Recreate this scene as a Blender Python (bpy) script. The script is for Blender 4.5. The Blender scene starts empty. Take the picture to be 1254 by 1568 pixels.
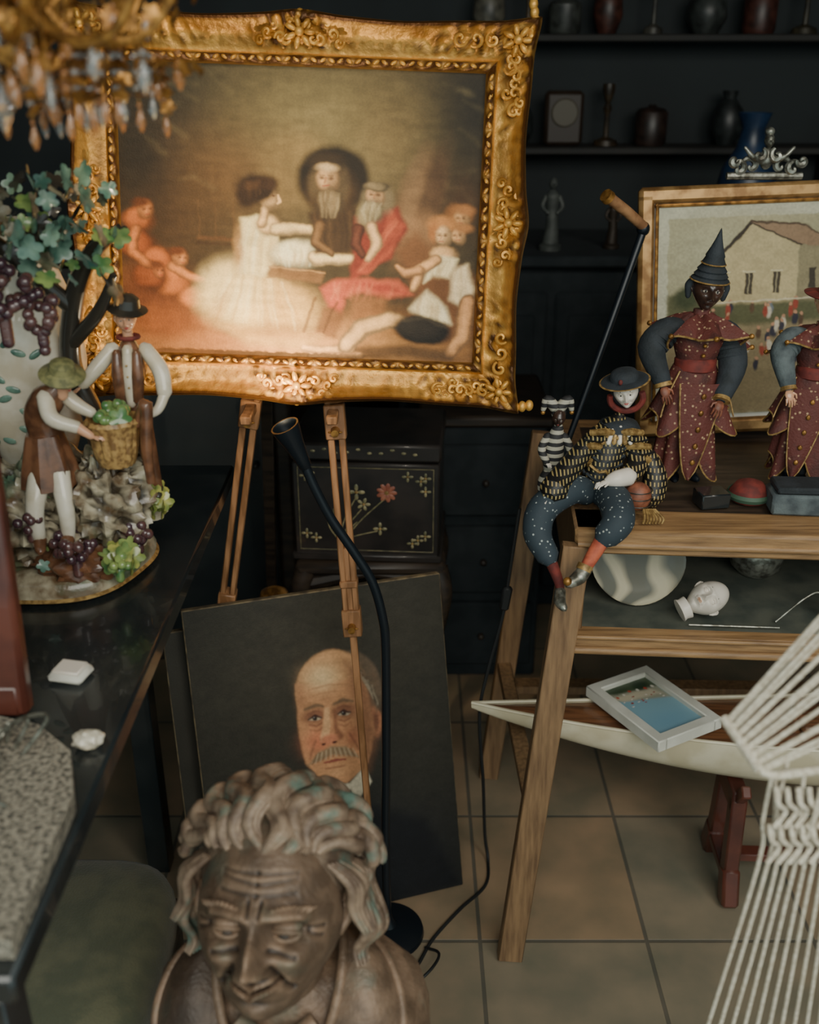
import bpy, math, random
import numpy as np
from mathutils import Vector, Matrix, Euler, noise
random.seed(7); rng=np.random.default_rng(7)
pi=math.pi
def C(r,g=None,b=None):
    if g is None: r,g,b=r
    return tuple((x/255/12.92 if x/255<=.04045 else ((x/255+.055)/1.055)**2.4) for x in (r,g,b))
# ---------------------------------------------------------------- materials
def mat(name,c,rough=.5,metal=0,c2=None,scale=20,lo=.4,hi=.6,bump=0,bscale=60,kind='noise',coat=0,trans=0,stretch=(1,1,1),c3=None,point=None,ior=1.45,sheen=0,p0=.46,p1=.54,s3=.45,t3=(.52,.66)):
    m=bpy.data.materials.new(name); m.use_nodes=True
    nt=m.node_tree; N=nt.nodes; L=nt.links; b=N['Principled BSDF']
    b.inputs['Base Color'].default_value=(*C(c),1); b.inputs['Roughness'].default_value=rough
    b.inputs['Metallic'].default_value=metal; b.inputs['Coat Weight'].default_value=coat
    b.inputs['Transmission Weight'].default_value=trans; b.inputs['IOR'].default_value=ior
    b.inputs['Sheen Weight'].default_value=sheen
    tc=N.new('ShaderNodeTexCoord'); mp=N.new('ShaderNodeMapping'); mp.inputs['Scale'].default_value=stretch
    L.new(tc.outputs['Object'],mp.inputs[0])
    col=None
    if c2 is not None:
        rp=N.new('ShaderNodeValToRGB'); rp.color_ramp.elements[0].position=lo; rp.color_ramp.elements[1].position=hi
        rp.color_ramp.elements[0].color=(*C(c),1); rp.color_ramp.elements[1].color=(*C(c2),1)
        if kind=='noise':
            t=N.new('ShaderNodeTexNoise'); t.inputs['Scale'].default_value=scale; t.inputs['Detail'].default_value=5; o=t.outputs['Fac']
        elif kind=='voronoi':
            t=N.new('ShaderNodeTexVoronoi'); t.inputs['Scale'].default_value=scale; o=t.outputs['Distance']
        else:
            t=N.new('ShaderNodeTexWave'); t.inputs['Scale'].default_value=scale; t.bands_direction=kind; o=t.outputs['Fac']
            t.inputs['Distortion'].default_value=1.2; t.inputs['Detail'].default_value=2
        L.new(mp.outputs[0],t.inputs['Vector']); L.new(o,rp.inputs[0]); col=rp.outputs[0]
    if c3 is not None:
        n3=N.new('ShaderNodeTexNoise'); n3.inputs['Scale'].default_value=scale*s3; n3.inputs['Detail'].default_value=6
        L.new(tc.outputs['Object'],n3.inputs['Vector'])
        r3=N.new('ShaderNodeValToRGB'); r3.color_ramp.elements[0].position=t3[0]; r3.color_ramp.elements[1].position=t3[1]
        mx=N.new('ShaderNodeMix'); mx.data_type='RGBA'; L.new(n3.outputs['Fac'],r3.inputs[0]); L.new(r3.outputs[0],mx.inputs[0])
        if col: L.new(col,mx.inputs[6])
        else: mx.inputs[6].default_value=(*C(c),1)
        mx.inputs[7].default_value=(*C(c3),1); col=mx.outputs[2]
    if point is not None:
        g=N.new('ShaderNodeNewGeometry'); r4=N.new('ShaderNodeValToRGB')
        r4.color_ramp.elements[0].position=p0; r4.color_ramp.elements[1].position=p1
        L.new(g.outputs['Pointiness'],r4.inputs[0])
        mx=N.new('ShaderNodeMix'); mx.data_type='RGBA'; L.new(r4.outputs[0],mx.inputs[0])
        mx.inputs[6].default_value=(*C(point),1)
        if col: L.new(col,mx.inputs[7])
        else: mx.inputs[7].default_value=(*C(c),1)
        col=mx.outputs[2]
    if col: L.new(col,b.inputs['Base Color'])
    if bump:
        n=N.new('ShaderNodeTexNoise'); n.inputs['Scale'].default_value=bscale; n.inputs['Detail'].default_value=6
        L.new(mp.outputs[0],n.inputs['Vector'])
        bp=N.new('ShaderNodeBump'); bp.inputs['Strength'].default_value=bump; bp.inputs['Distance'].default_value=.004
        L.new(n.outputs['Fac'],bp.inputs['Height']); L.new(bp.outputs[0],b.inputs['Normal'])
    return m
def vcol_mat(name,rough=.45,bump=.15,spec=.5):
    m=mat(name,(128,128,128),rough,bump=bump,bscale=400)
    N=m.node_tree.nodes; a=N.new('ShaderNodeVertexColor'); a.layer_name='Col';N['Principled BSDF'].inputs['Specular IOR Level'].default_value=spec
    m.node_tree.links.new(a.outputs['Color'],N['Principled BSDF'].inputs['Base Color']); return m
def brick_mat(name,c,c2,mortar,bw,rh,ms,rough=.5,loc=(0,0,0),swz=False,offset=0,noise_mul=True,bumpd=.003):
    m=mat(name,c,rough)
    nt=m.node_tree;N=nt.nodes;L=nt.links;b=N['Principled BSDF']
    tc=N.new('ShaderNodeTexCoord');mp=N.new('ShaderNodeMapping')
    mp.inputs['Location'].default_value=loc
    if swz: mp.inputs['Rotation'].default_value=(math.radians(-90),0,0)
    L.new(tc.outputs['Object'],mp.inputs[0])
    br=N.new('ShaderNodeTexBrick'); br.offset=offset; br.inputs['Scale'].default_value=1
    br.inputs['Brick Width'].default_value=bw; br.inputs['Row Height'].default_value=rh
    br.inputs['Mortar Size'].default_value=ms; br.inputs['Mortar Smooth'].default_value=.3; br.inputs['Bias'].default_value=0
    br.inputs['Color1'].default_value=(*C(c),1); br.inputs['Color2'].default_value=(*C(c2),1)
    br.inputs['Mortar'].default_value=(*C(mortar),1)
    L.new(mp.outputs[0],br.inputs['Vector'])
    n=N.new('ShaderNodeTexNoise'); n.inputs['Scale'].default_value=7;n.inputs['Detail'].default_value=8; L.new(tc.outputs['Object'],n.inputs['Vector'])
    r=N.new('ShaderNodeValToRGB'); r.color_ramp.elements[0].position=.35;r.color_ramp.elements[1].position=.7
    r.color_ramp.elements[0].color=(.62,.67,.64,1); r.color_ramp.elements[1].color=(1.10,1.0,.91,1)
    L.new(n.outputs['Fac'],r.inputs[0])
    mx=N.new('ShaderNodeMix');mx.data_type='RGBA';mx.blend_type='MULTIPLY';mx.inputs[0].default_value=1 if noise_mul else 0
    L.new(br.outputs['Color'],mx.inputs[6]);L.new(r.outputs[0],mx.inputs[7]);L.new(mx.outputs[2],b.inputs['Base Color'])
    bp=N.new('ShaderNodeBump');bp.invert=True;bp.inputs['Strength'].default_value=.5;bp.inputs['Distance'].default_value=bumpd
    L.new(br.outputs['Fac'],bp.inputs['Height']);L.new(bp.outputs[0],b.inputs['Normal'])
    return m
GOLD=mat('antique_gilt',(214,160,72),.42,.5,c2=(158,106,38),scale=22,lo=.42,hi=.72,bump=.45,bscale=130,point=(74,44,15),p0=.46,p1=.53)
GOLDF=mat('gilt_slim',(180,140,86),.4,.5,c2=(126,90,50),scale=30)
WOODE=mat('easel_wood',(158,112,74),.45,c2=(118,80,48),scale=14,stretch=(6,6,.6),bump=.1)
OAK=mat('oak_wood',(136,106,74),.5,c2=(94,70,48),scale=9,stretch=(14,14,1),lo=.35,hi=.7,bump=.2)
OAKX=mat('oak_wood_long',(160,124,82),.45,c2=(108,80,52),scale=9,stretch=(1,14,14),lo=.35,hi=.7,bump=.2)
DKWOOD=mat('dark_wood',(52,42,33),.45,c2=(32,27,23),scale=8,stretch=(1,8,8),bump=.1)
BLACKLAQ=mat('black_lacquer',(20,25,27),.25,c2=(30,34,35),scale=12,coat=.4)
CHESTM=mat('chest_lacquer',(46,41,38),.35,c2=(32,30,29),scale=12,coat=.2)
BLACKM=mat('black_metal',(18,24,30),.35,.3)
BLACKR=mat('black_rubber',(16,18,19),.6)
BRASS=mat('old_brass',(184,132,64),.4,.7,c2=(112,76,34),scale=60)
SILVER=mat('tarnished_silver',(156,156,144),.35,.7,c2=(88,86,76),scale=80,bump=.2)
CRYSTAL=mat('crystal',(205,212,212),.12,0,trans=.85,ior=1.5)
AMBER=mat('amber_crystal',(190,132,74),.15,0,trans=.6,ior=1.5)
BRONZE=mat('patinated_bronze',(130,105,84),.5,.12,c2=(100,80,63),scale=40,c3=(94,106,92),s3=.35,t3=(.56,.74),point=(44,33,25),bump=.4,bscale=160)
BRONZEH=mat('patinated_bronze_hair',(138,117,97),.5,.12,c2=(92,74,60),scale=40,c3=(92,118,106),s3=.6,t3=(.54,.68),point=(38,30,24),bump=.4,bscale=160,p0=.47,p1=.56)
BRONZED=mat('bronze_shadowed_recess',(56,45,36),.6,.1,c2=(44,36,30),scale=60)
WHITEP=mat('white_porcelain',(212,204,186),.25,c2=(186,174,150),scale=20,coat=.4)
SKINP=mat('skin_porcelain',(204,152,118),.25,coat=.3)
CREAMP=mat('cream_rock_glaze',(180,170,144),.3,c2=(92,72,50),scale=26,c3=(70,96,74),coat=.4,bump=.6,bscale=60,point=(54,46,34))
GREENP=mat('green_leaf_glaze',(66,106,60),.25,c2=(130,148,82),scale=35,coat=.4)
TEALL=mat('teal_leaf_glaze',(58,92,80),.3,c2=(112,140,122),scale=30,coat=.4)
GRAPE=mat('purple_grape_glaze',(52,32,40),.18,c2=(84,56,52),scale=40,coat=.6)
BROWNP=mat('brown_glaze',(112,74,50),.3,c2=(78,50,34),scale=50,coat=.4)
DKP=mat('dark_glaze',(46,42,36),.3,coat=.4)
STRAWP=mat('straw_glaze',(168,134,80),.4,c2=(112,82,48),scale=120)
HULL=mat('white_hull_paint',(222,212,184),.35,c2=(202,190,158),scale=14)
DECK=mat('varnished_deck',(120,78,50),.3,c2=(88,58,38),scale=9,stretch=(1,16,16),coat=.3)
REDWOOD=mat('red_brown_wood',(90,46,34),.4,c2=(66,33,26),scale=12,coat=.3)
WHITEC=mat('white_card',(220,218,206),.5,c2=(203,201,188),scale=15)
OLIVE=mat('olive_velvet',(98,98,72),.85,c2=(78,82,60),scale=25,bump=.4,bscale=300,sheen=.3)
STREETREFL=mat('street_reflection_speckle',(150,142,126),.6,c2=(66,64,58),scale=190,lo=.44,hi=.6,bump=.4,bscale=250)  # speckle colours imitate street pavement mirrored in the glossy tabletop
ROPE=mat('white_rope',(224,216,196),.8,c2=(194,182,160),scale=200,bump=.6,bscale=500)
REDFL=mat('red_floral_cloth',(178,146,112),.7,c2=(86,38,32),scale=105,kind='voronoi',lo=.13,hi=.26,bump=.4,bscale=260,c3=(64,30,26),s3=.25)
REDPL=mat('red_cloth',(112,40,32),.75,c2=(84,30,26),scale=60)
ORANGE=mat('orange_red_cloth',(186,92,62),.7,c2=(148,64,44),scale=60)
STRIPE=brick_mat('lamellar_black_gold',(206,182,122),(176,148,92),(20,20,22),.0062,.0105,.0024,.5,swz=True,offset=.5,bumpd=.001)
BLUEFL=mat('blue_print_cloth',(168,176,172),.75,c2=(38,50,58),scale=120,kind='voronoi',lo=.14,hi=.23)
DKCLOTH=mat('black_cloth',(26,32,36),.8,c2=(38,44,50),scale=30,bump=.3,bscale=250)
BGCLOTH=mat('dim_panel_cloth',(24,31,34),.9,c2=(33,39,42),scale=20)
GREYCL=mat('grey_blue_cloth',(88,98,100),.8,c2=(58,66,70),scale=30,bump=.3,bscale=250)
GOLDTR=mat('gold_trim',(170,138,82),.5,.3,c2=(116,88,46),scale=120)
DARKFACE=mat('dark_carved_face',(60,42,34),.3,c2=(40,28,24),scale=30,coat=.3)
MASKW=mat('mask_white',(224,214,200),.35)
LIP=mat('lip_red',(170,50,46),.4)
EYEB=mat('eye_black',(16,14,14),.2)
BALL=mat('leather_ball',(140,82,58),.5,c2=(100,56,40),scale=60)
# ---------------------------------------------------------------- mesh builder
def Rm(x=0,y=0,z=0): return np.array(Euler((math.radians(x),math.radians(y),math.radians(z))).to_matrix())
def TT(loc=(0,0,0),R=None,s=1):
    T=np.eye(4); T[:3,:3]=(np.eye(3) if R is None else R)*s; T[:3,3]=loc; return T
def cr(P,n=6):
    P=[np.array(p,float) for p in P]; Q=[2*P[0]-P[1]]+P+[2*P[-1]-P[-2]]; out=[]
    for i in range(1,len(Q)-2):
        a,b,c,d=Q[i-1:i+3]
        for k in range(n):
            t=k/n; out.append(.5*((2*b)+(c-a)*t+(2*a-5*b+4*c-d)*t*t+(3*b-a-3*c+d)*t**3))
    out.append(P[-1]); return out
class M:
    def __init__(s): s.v=[];s.f=[];s.fm=[];s.mats=[];s.n=0
    def add(s,V,F,m,T=None):
        V=np.asarray(V,float).reshape(-1,3)
        if T is not None: V=V@T[:3,:3].T+T[:3,3]
        if m not in s.mats: s.mats.append(m)
        k=s.mats.index(m); n=s.n
        s.v.append(V); s.f.extend([tuple(i+n for i in f) for f in F]); s.fm.extend([k]*len(F)); s.n+=len(V)
    def obj(s,name,parent=None,center=True,sharp=40):
        V=np.concatenate(s.v); o0=np.zeros(3)
        if center:
            lo=V.min(0);hi=V.max(0); o0=np.array([(lo[0]+hi[0])/2,(lo[1]+hi[1])/2,lo[2]])
        me=bpy.data.meshes.new(name); me.from_pydata((V-o0).tolist(),[],s.f)
        for m in s.mats: me.materials.append(m)
        me.polygons.foreach_set('material_index',s.fm)
        me.polygons.foreach_set('use_smooth',[True]*len(s.f))
        me.update(); me.set_sharp_from_angle(angle=math.radians(sharp))
        ob=bpy.data.objects.new(name,me); bpy.context.scene.collection.objects.link(ob); ob.location=o0
        if parent is not None:
            ob.parent=parent
            if center: ob.location=Vector(o0)-parent.location
        return ob
    def box(s,c,size,m,R=None,bev=.002,T=None):
        sx,sy,sz=[d/2 for d in size]; b=min(bev,sx*.9,sy*.9,sz*.9)
        V=[];idx={}
        for i in (-1,1):
            for j in (-1,1):
                for k in (-1,1):
                    for ax in range(3):
                        p=[i*(sx-b),j*(sy-b),k*(sz-b)]; p[ax]=(i,j,k)[ax]*(sx,sy,sz)[ax]
                        idx[(i,j,k,ax)]=len(V); V.append(p)
        F=[]
        sg=[(-1,-1),(1,-1),(1,1),(-1,1)]
        def key(ax,a,p,q):
            o=[x for x in range(3) if x!=ax]; t=[0,0,0]; t[ax]=a; t[o[0]]=p; t[o[1]]=q; return t
        for ax in range(3):
            for a in (-1,1): F.append([idx[(*key(ax,a,p,q),ax)] for p,q in sg])
        for ax in range(3):
            o=[x for x in range(3) if x!=ax]
            for p,q in sg:
                t1=key(ax,-1,p,q);t2=key(ax,1,p,q)
                F.append([idx[(*t1,o[0])],idx[(*t2,o[0])],idx[(*t2,o[1])],idx[(*t1,o[1])]])
        for i in (-1,1):
            for j in (-1,1):
                for k in (-1,1): F.append([idx[(i,j,k,x)] for x in range(3)])
        V=np.array(V); F2=[]
        for f in F:
            a,b_,c_=V[f[0]],V[f[1]],V[f[2]]; n=np.cross(b_-a,c_-a); cen=V[f].mean(0)
            F2.append(f if n@cen>0 else f[::-1])
        if R is not None: V=V@R.T
        s.add(V+np.array(c),F2,m,T)
    def beam(s,p,q,w,h,m,up=(0,-1,0),bev=.002):
        p=np.array(p,float);q=np.array(q,float);z=q-p;l=np.linalg.norm(z);z/=l
        x=np.cross(up,z);x/=np.linalg.norm(x);y=np.cross(z,x)
        s.box((p+q)/2,(w,h,l),m,R=np.stack([x,y,z],1),bev=bev)
    def tube(s,P,r,m,seg=8,T=None,flat=1):
        P=np.array(P,float);n=len(P)
        r=np.interp(np.linspace(0,1,n),np.linspace(0,1,len(r)),r) if hasattr(r,'__len__') else np.full(n,r)
        t=np.gradient(P,axis=0); t/=np.linalg.norm(t,axis=1)[:,None]+1e-12
        u=np.cross(t[0],(0,0,1)); 
        if np.linalg.norm(u)<.1: u=np.cross(t[0],(0,1,0))
        u/=np.linalg.norm(u); V=[]
        an=np.linspace(0,2*pi,seg,endpoint=False)
        for i in range(n):
            u=u-t[i]*(u@t[i]);u/=np.linalg.norm(u)+1e-12;w=np.cross(t[i],u)
            V.append(P[i]+r[i]*(np.cos(an)[:,None]*u+flat*np.sin(an)[:,None]*w))
        F=[]
        for i in range(n-1):
            for j in range(seg):
                k=(j+1)%seg;F.append((i*seg+j,i*seg+k,(i+1)*seg+k,(i+1)*seg+j))
        F.append(tuple(range(seg))[::-1]);F.append(tuple((n-1)*seg+j for j in range(seg)))
        s.add(np.concatenate(V),F,m,T)
    def limb(s,P,r,m,seg=12,T=None,n=5):
        Q=cr(P,n); rr=np.interp(np.linspace(0,1,len(Q)),np.linspace(0,1,len(r)),r)
        d0=np.array(Q[0])-np.array(Q[1]);d0/=np.linalg.norm(d0);d1=np.array(Q[-1])-np.array(Q[-2]);d1/=np.linalg.norm(d1)
        a=[Q[0]+d0*rr[0]*.7]+Q+[Q[-1]+d1*rr[-1]*.7]; rr=np.concatenate([[rr[0]*.45],rr,[rr[-1]*.45]])
        s.tube(np.array(a),rr,m,seg,T)
    def ell(s,c,r,m,R=None,seg=14,rings=9,T=None):
        if not hasattr(r,'__len__'): r=(r,r,r)
        V=[(0,0,1)];F=[]
        for i in range(1,rings):
            a=pi*i/rings
            for j in range(seg):
                b=2*pi*j/seg; V.append((math.sin(a)*math.cos(b),math.sin(a)*math.sin(b),math.cos(a)))
        V.append((0,0,-1)); e=len(V)-1
        for j in range(seg):
            k=(j+1)%seg;F.append((0,1+j,1+k));F.append((e,e-seg+k,e-seg+j))
            for i in range(rings-2): F.append((1+i*seg+j,1+(i+1)*seg+j,1+(i+1)*seg+k,1+i*seg+k))
        V=np.array(V)*np.array(r)
        if R is not None: V=V@R.T
        s.add(V+np.array(c),F,m,T)
    def lathe(s,prof,m,c=(0,0,0),seg=32,T=None,fn=None,R=None):
        V=[];n=len(prof)
        for r,z in prof:
            for j in range(seg):
                a=2*pi*j/seg; rr,zz=(r,z) if fn is None else fn(a,r,z)
                V.append((rr*math.cos(a),rr*math.sin(a),zz))
        F=[(i*seg+j,i*seg+(j+1)%seg,(i+1)*seg+(j+1)%seg,(i+1)*seg+j) for i in range(n-1) for j in range(seg)]
        F.append(tuple(range(seg))[::-1])
        F.append(tuple((n-1)*seg+j for j in range(seg)))
        V=np.array(V)
        if R is not None: V=V@R.T
        s.add(V+np.array(c),F,m,T)
    def leaf(s,c,size,m,R,lobes=5):
        V=[(0,0,size*.12)];n=20
        for j in range(n):
            a=2*pi*j/n; r=size*(.62+.38*abs(math.cos(lobes*a/2)))
            V.append((r*math.cos(a),r*math.sin(a)*.9,-size*.15*math.sin(a*3)*.6))
        F=[(0,1+j,1+(j+1)%n) for j in range(n)]
        V=np.array(V)@R.T+np.array(c); nr=R@np.array([0,0,1.])*size*.06
        s.add(V,F,m); s.add(V-nr,[f[::-1] for f in F],m)
    def blob(s,c,r,m,amp=.2,fr=3,seg=36,rings=24,R=None,seed=0,zmin=None):
        V=[];F=[]
        for i in range(rings+1):
            a=pi*i/rings
            for j in range(seg):
                b=2*pi*j/seg; d=Vector((math.sin(a)*math.cos(b),math.sin(a)*math.sin(b),math.cos(a)))
                k=1+amp*noise.fractal(d*fr+Vector((seed,0,0)),1,2,5); V.append((d.x*r[0]*k,d.y*r[1]*k,d.z*r[2]*k))
        for i in range(rings):
            for j in range(seg):
                k=(j+1)%seg;F.append((i*seg+j,(i+1)*seg+j,(i+1)*seg+k,i*seg+k))
        V=np.array(V)
        if R is not None: V=V@R.T
        V=V+np.array(c)
        if zmin is not None: V[:,2]=np.maximum(V[:,2],zmin)
        s.add(V,F,m)
    def grapes(s,c,r,m,gr,n=30,seed=0):
        q=np.random.default_rng(seed)
        for i in range(n):
            t=q.random(); a=q.random()*2*pi; w=math.sin(min(1,t*1.3+.15)*pi)**.6
            s.ell((c[0]+r[0]*w*math.cos(a)*q.uniform(.5,1),c[1]+r[1]*w*math.sin(a),c[2]+r[2]*(1-2*t)),gr,m,seg=10,rings=6)
def hand(m,wrist,d,size,mt,side=1,up=(0,0,1)):
    w=np.array(wrist,float);d=np.array(d,float);d/=np.linalg.norm(d);sd=np.cross(d,up);sd/=np.linalg.norm(sd);n=np.cross(sd,d)
    R=np.stack([sd,d,n],1); m.ell(w+d*size*.3,(size*.24,size*.32,size*.11),mt,R=R,seg=10,rings=7)
    for i,(o,l) in enumerate([(-.18,.42),(-.06,.5),(.06,.47),(.18,.36)]):
        p=w+d*size*.5+sd*o*size
        m.tube([p,p+d*l*size*.5+sd*o*size*.15,p+d*l*size*.85-n*size*.14+sd*o*size*.2],[size*.062,size*.055,size*.035],mt,6)
    p=w+d*size*.2+sd*side*size*.18
    m.tube([p,p+sd*side*size*.16+d*size*.12,p+sd*side*size*.18+d*size*.32-n*size*.06],[size*.075,size*.06,size*.04],mt,6)
def head(m,T,mt,n=56,old=0,eyes=None,lip=None,brow=None,ear=True,smile=0):
    """unit head: crown z=1, chin z=-1, faces -Y"""
    th=np.linspace(0,pi,n+1)[:,None];ph=np.linspace(0,2*pi,n*2,endpoint=False)[None,:]
    x=.70*np.sin(th)*np.cos(ph);y=.86*np.sin(th)*np.sin(ph);z=np.cos(th)*np.ones_like(ph)
    k=np.clip(-z,0,1)
    x=x*(1-(.36-.10*old)*k**1.4)*(1+.04*np.exp(-((z+.25)/.3)**2)); y=np.where(y>0,y*(1-.4*k)*1.08,y*(1-.05*k)-0.06*k*(np.abs(y)>.05))
    f=np.clip(-y/.3,0,1);f=f*f*(3-2*f); dy=np.zeros_like(x)
    def g(cx,cz,rx,rz,a):
        nonlocal dy; dy-=a*np.exp(-((x-cx)/rx)**2-((z-cz)/rz)**2)
    def ln(x0,z0,x1,z1,w,a):
        nonlocal dy
        dx,dz=x1-x0,z1-z0;t=np.clip(((x-x0)*dx+(z-z0)*dz)/(dx*dx+dz*dz),0,1)
        d=np.hypot(x-x0-t*dx,z-z0-t*dz); dy-=a*np.exp(-(d/w)**2)
    no=1+.25*old
    g(0,.03,.075,.16,.10*no);g(0,-.12,.08,.12,.17*no);g(0,-.25,.095+.02*old,.075,.24*no)
    for s in(-1,1):
        g(s*.28,.02,.17,.12,-.15-.05*old); ln(s*.1,.2,s*.42,.22-.05*smile,.075,.075+.05*old); g(s*.11,-.29,.055,.05,.11+.04*old)
        g(s*.36,-.2,.17,.15,.08+.06*old); ln(s*.16,-.27,s*.33,-.52,.04,-.05-.06*old); g(s*.47,-.50,.12,.15,-.04*old)
        g(s*.34,-.44,.10,.10,.06*old); g(s*.28,-.74,.14,.12,.05*old)
        if old:
            ln(s*.14,-.12,s*.38,-.17,.024,-.045); ln(s*.05,.2,s*.06,.30,.02,-.04); ln(s*.46,.03,s*.58,.02,.018,-.035);ln(s*.46,.0,s*.57,-.06,.018,-.035)
    g(0,-.49,.26,.13,.08)
    c=.06*smile
    for s in(-1,1):
        ln(0,-.455,s*.18,-.47+c,.03,.045); ln(0,-.50,s*.26,-.495+c*1.5,.02,-.11); ln(0,-.555,s*.16,-.535+c,.037,.07)
    g(0,-.40,.03,.05,-.03); g(0,-.66,.16,.045,-.05); g(0,-.82,.19,.13,.12)
    if old:
        for i,zz in enumerate((.36,.45,.54)):
            for s in(-1,1): ln(0,zz-.01,s*.34,zz+.03*math.sin(i*2),.022,-.018)
        fz=np.array([[noise.noise(Vector((float(x[i,j])*5,float(y[i,j])*5,float(z[i,j])*5))) for j in range(2*n)] for i in range(n+1)])
        dy=dy+fz*.02
    y=y+dy*f
    V=np.stack([x,y,z],-1).reshape(-1,3); w=n*2;F=[]
    for i in range(n):
        for j in range(w):
            q=(j+1)%w;F.append((i*w+j,(i+1)*w+j,(i+1)*w+q,i*w+q))
    m.add(V,F,mt,T)
    for s in(-1,1):
        m.ell((s*.27,-.655,.02),(.125,.10,.085),WHITEP if eyes else mt,T=T,seg=16,rings=10)
        if eyes: m.ell((s*.27,-.735,.02),(.055,.03,.06),EYEB,T=T,seg=10,rings=8)
        up=[(s*(.27+.14*math.cos(a)),-.665-.085*math.sin(a),.02+.085*math.sin(a)) for a in np.linspace(0,pi,9)]
        lo=[(s*(.27+.14*math.cos(a)),-.665-.07*math.sin(a),.02-.075*math.sin(a)) for a in np.linspace(0,pi,9)]
        if old:
            m.ell((s*.27,-.660,.060),(.145,.110,.072),mt,T=T,seg=20,rings=12)
            m.tube([(s*(.27+.145*math.cos(a)),-.670-.090*math.sin(a),.004+.030*math.sin(a)) for a in np.linspace(0,pi,11)],[.012,.020,.024,.020,.012],mt,7,T=T)
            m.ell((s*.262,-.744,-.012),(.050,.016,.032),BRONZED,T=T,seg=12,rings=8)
        else: m.tube(up,[.015,.03,.034,.03,.015],mt,7,T=T)
        m.tube(lo,[.012,.024,.026,.024,.012],mt,7,T=T)
        if brow: m.tube([(s*.1,-.79,.19),(s*.27,-.79,.26),(s*.43,-.68,.2)],[.012,.03,.01],brow,6,T=T)
        if ear:
            m.tube([(s*.66,-.02,-.22),(s*.74,0,-.1),(s*.78,.06,.06),(s*.76,.12,.14),(s*.72,.02,.16),(s*.69,-.04,.08)],[.05,.045,.04,.045,.04,.03],mt,8,T=T)
            m.ell((s*.71,.04,0),(.04,.09,.16),mt,T=T)
    if lip:
        m.tube([(-.16,-.80,-.475),(-.06,-.865,-.45),(0,-.87,-.465),(.06,-.865,-.45),(.16,-.80,-.475)],[.008,.028,.024,.028,.008],lip,7,T=T)
        m.tube([(-.13,-.81,-.505),(0,-.875,-.54),(.13,-.81,-.505)],[.008,.036,.008],lip,7,T=T)
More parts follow.
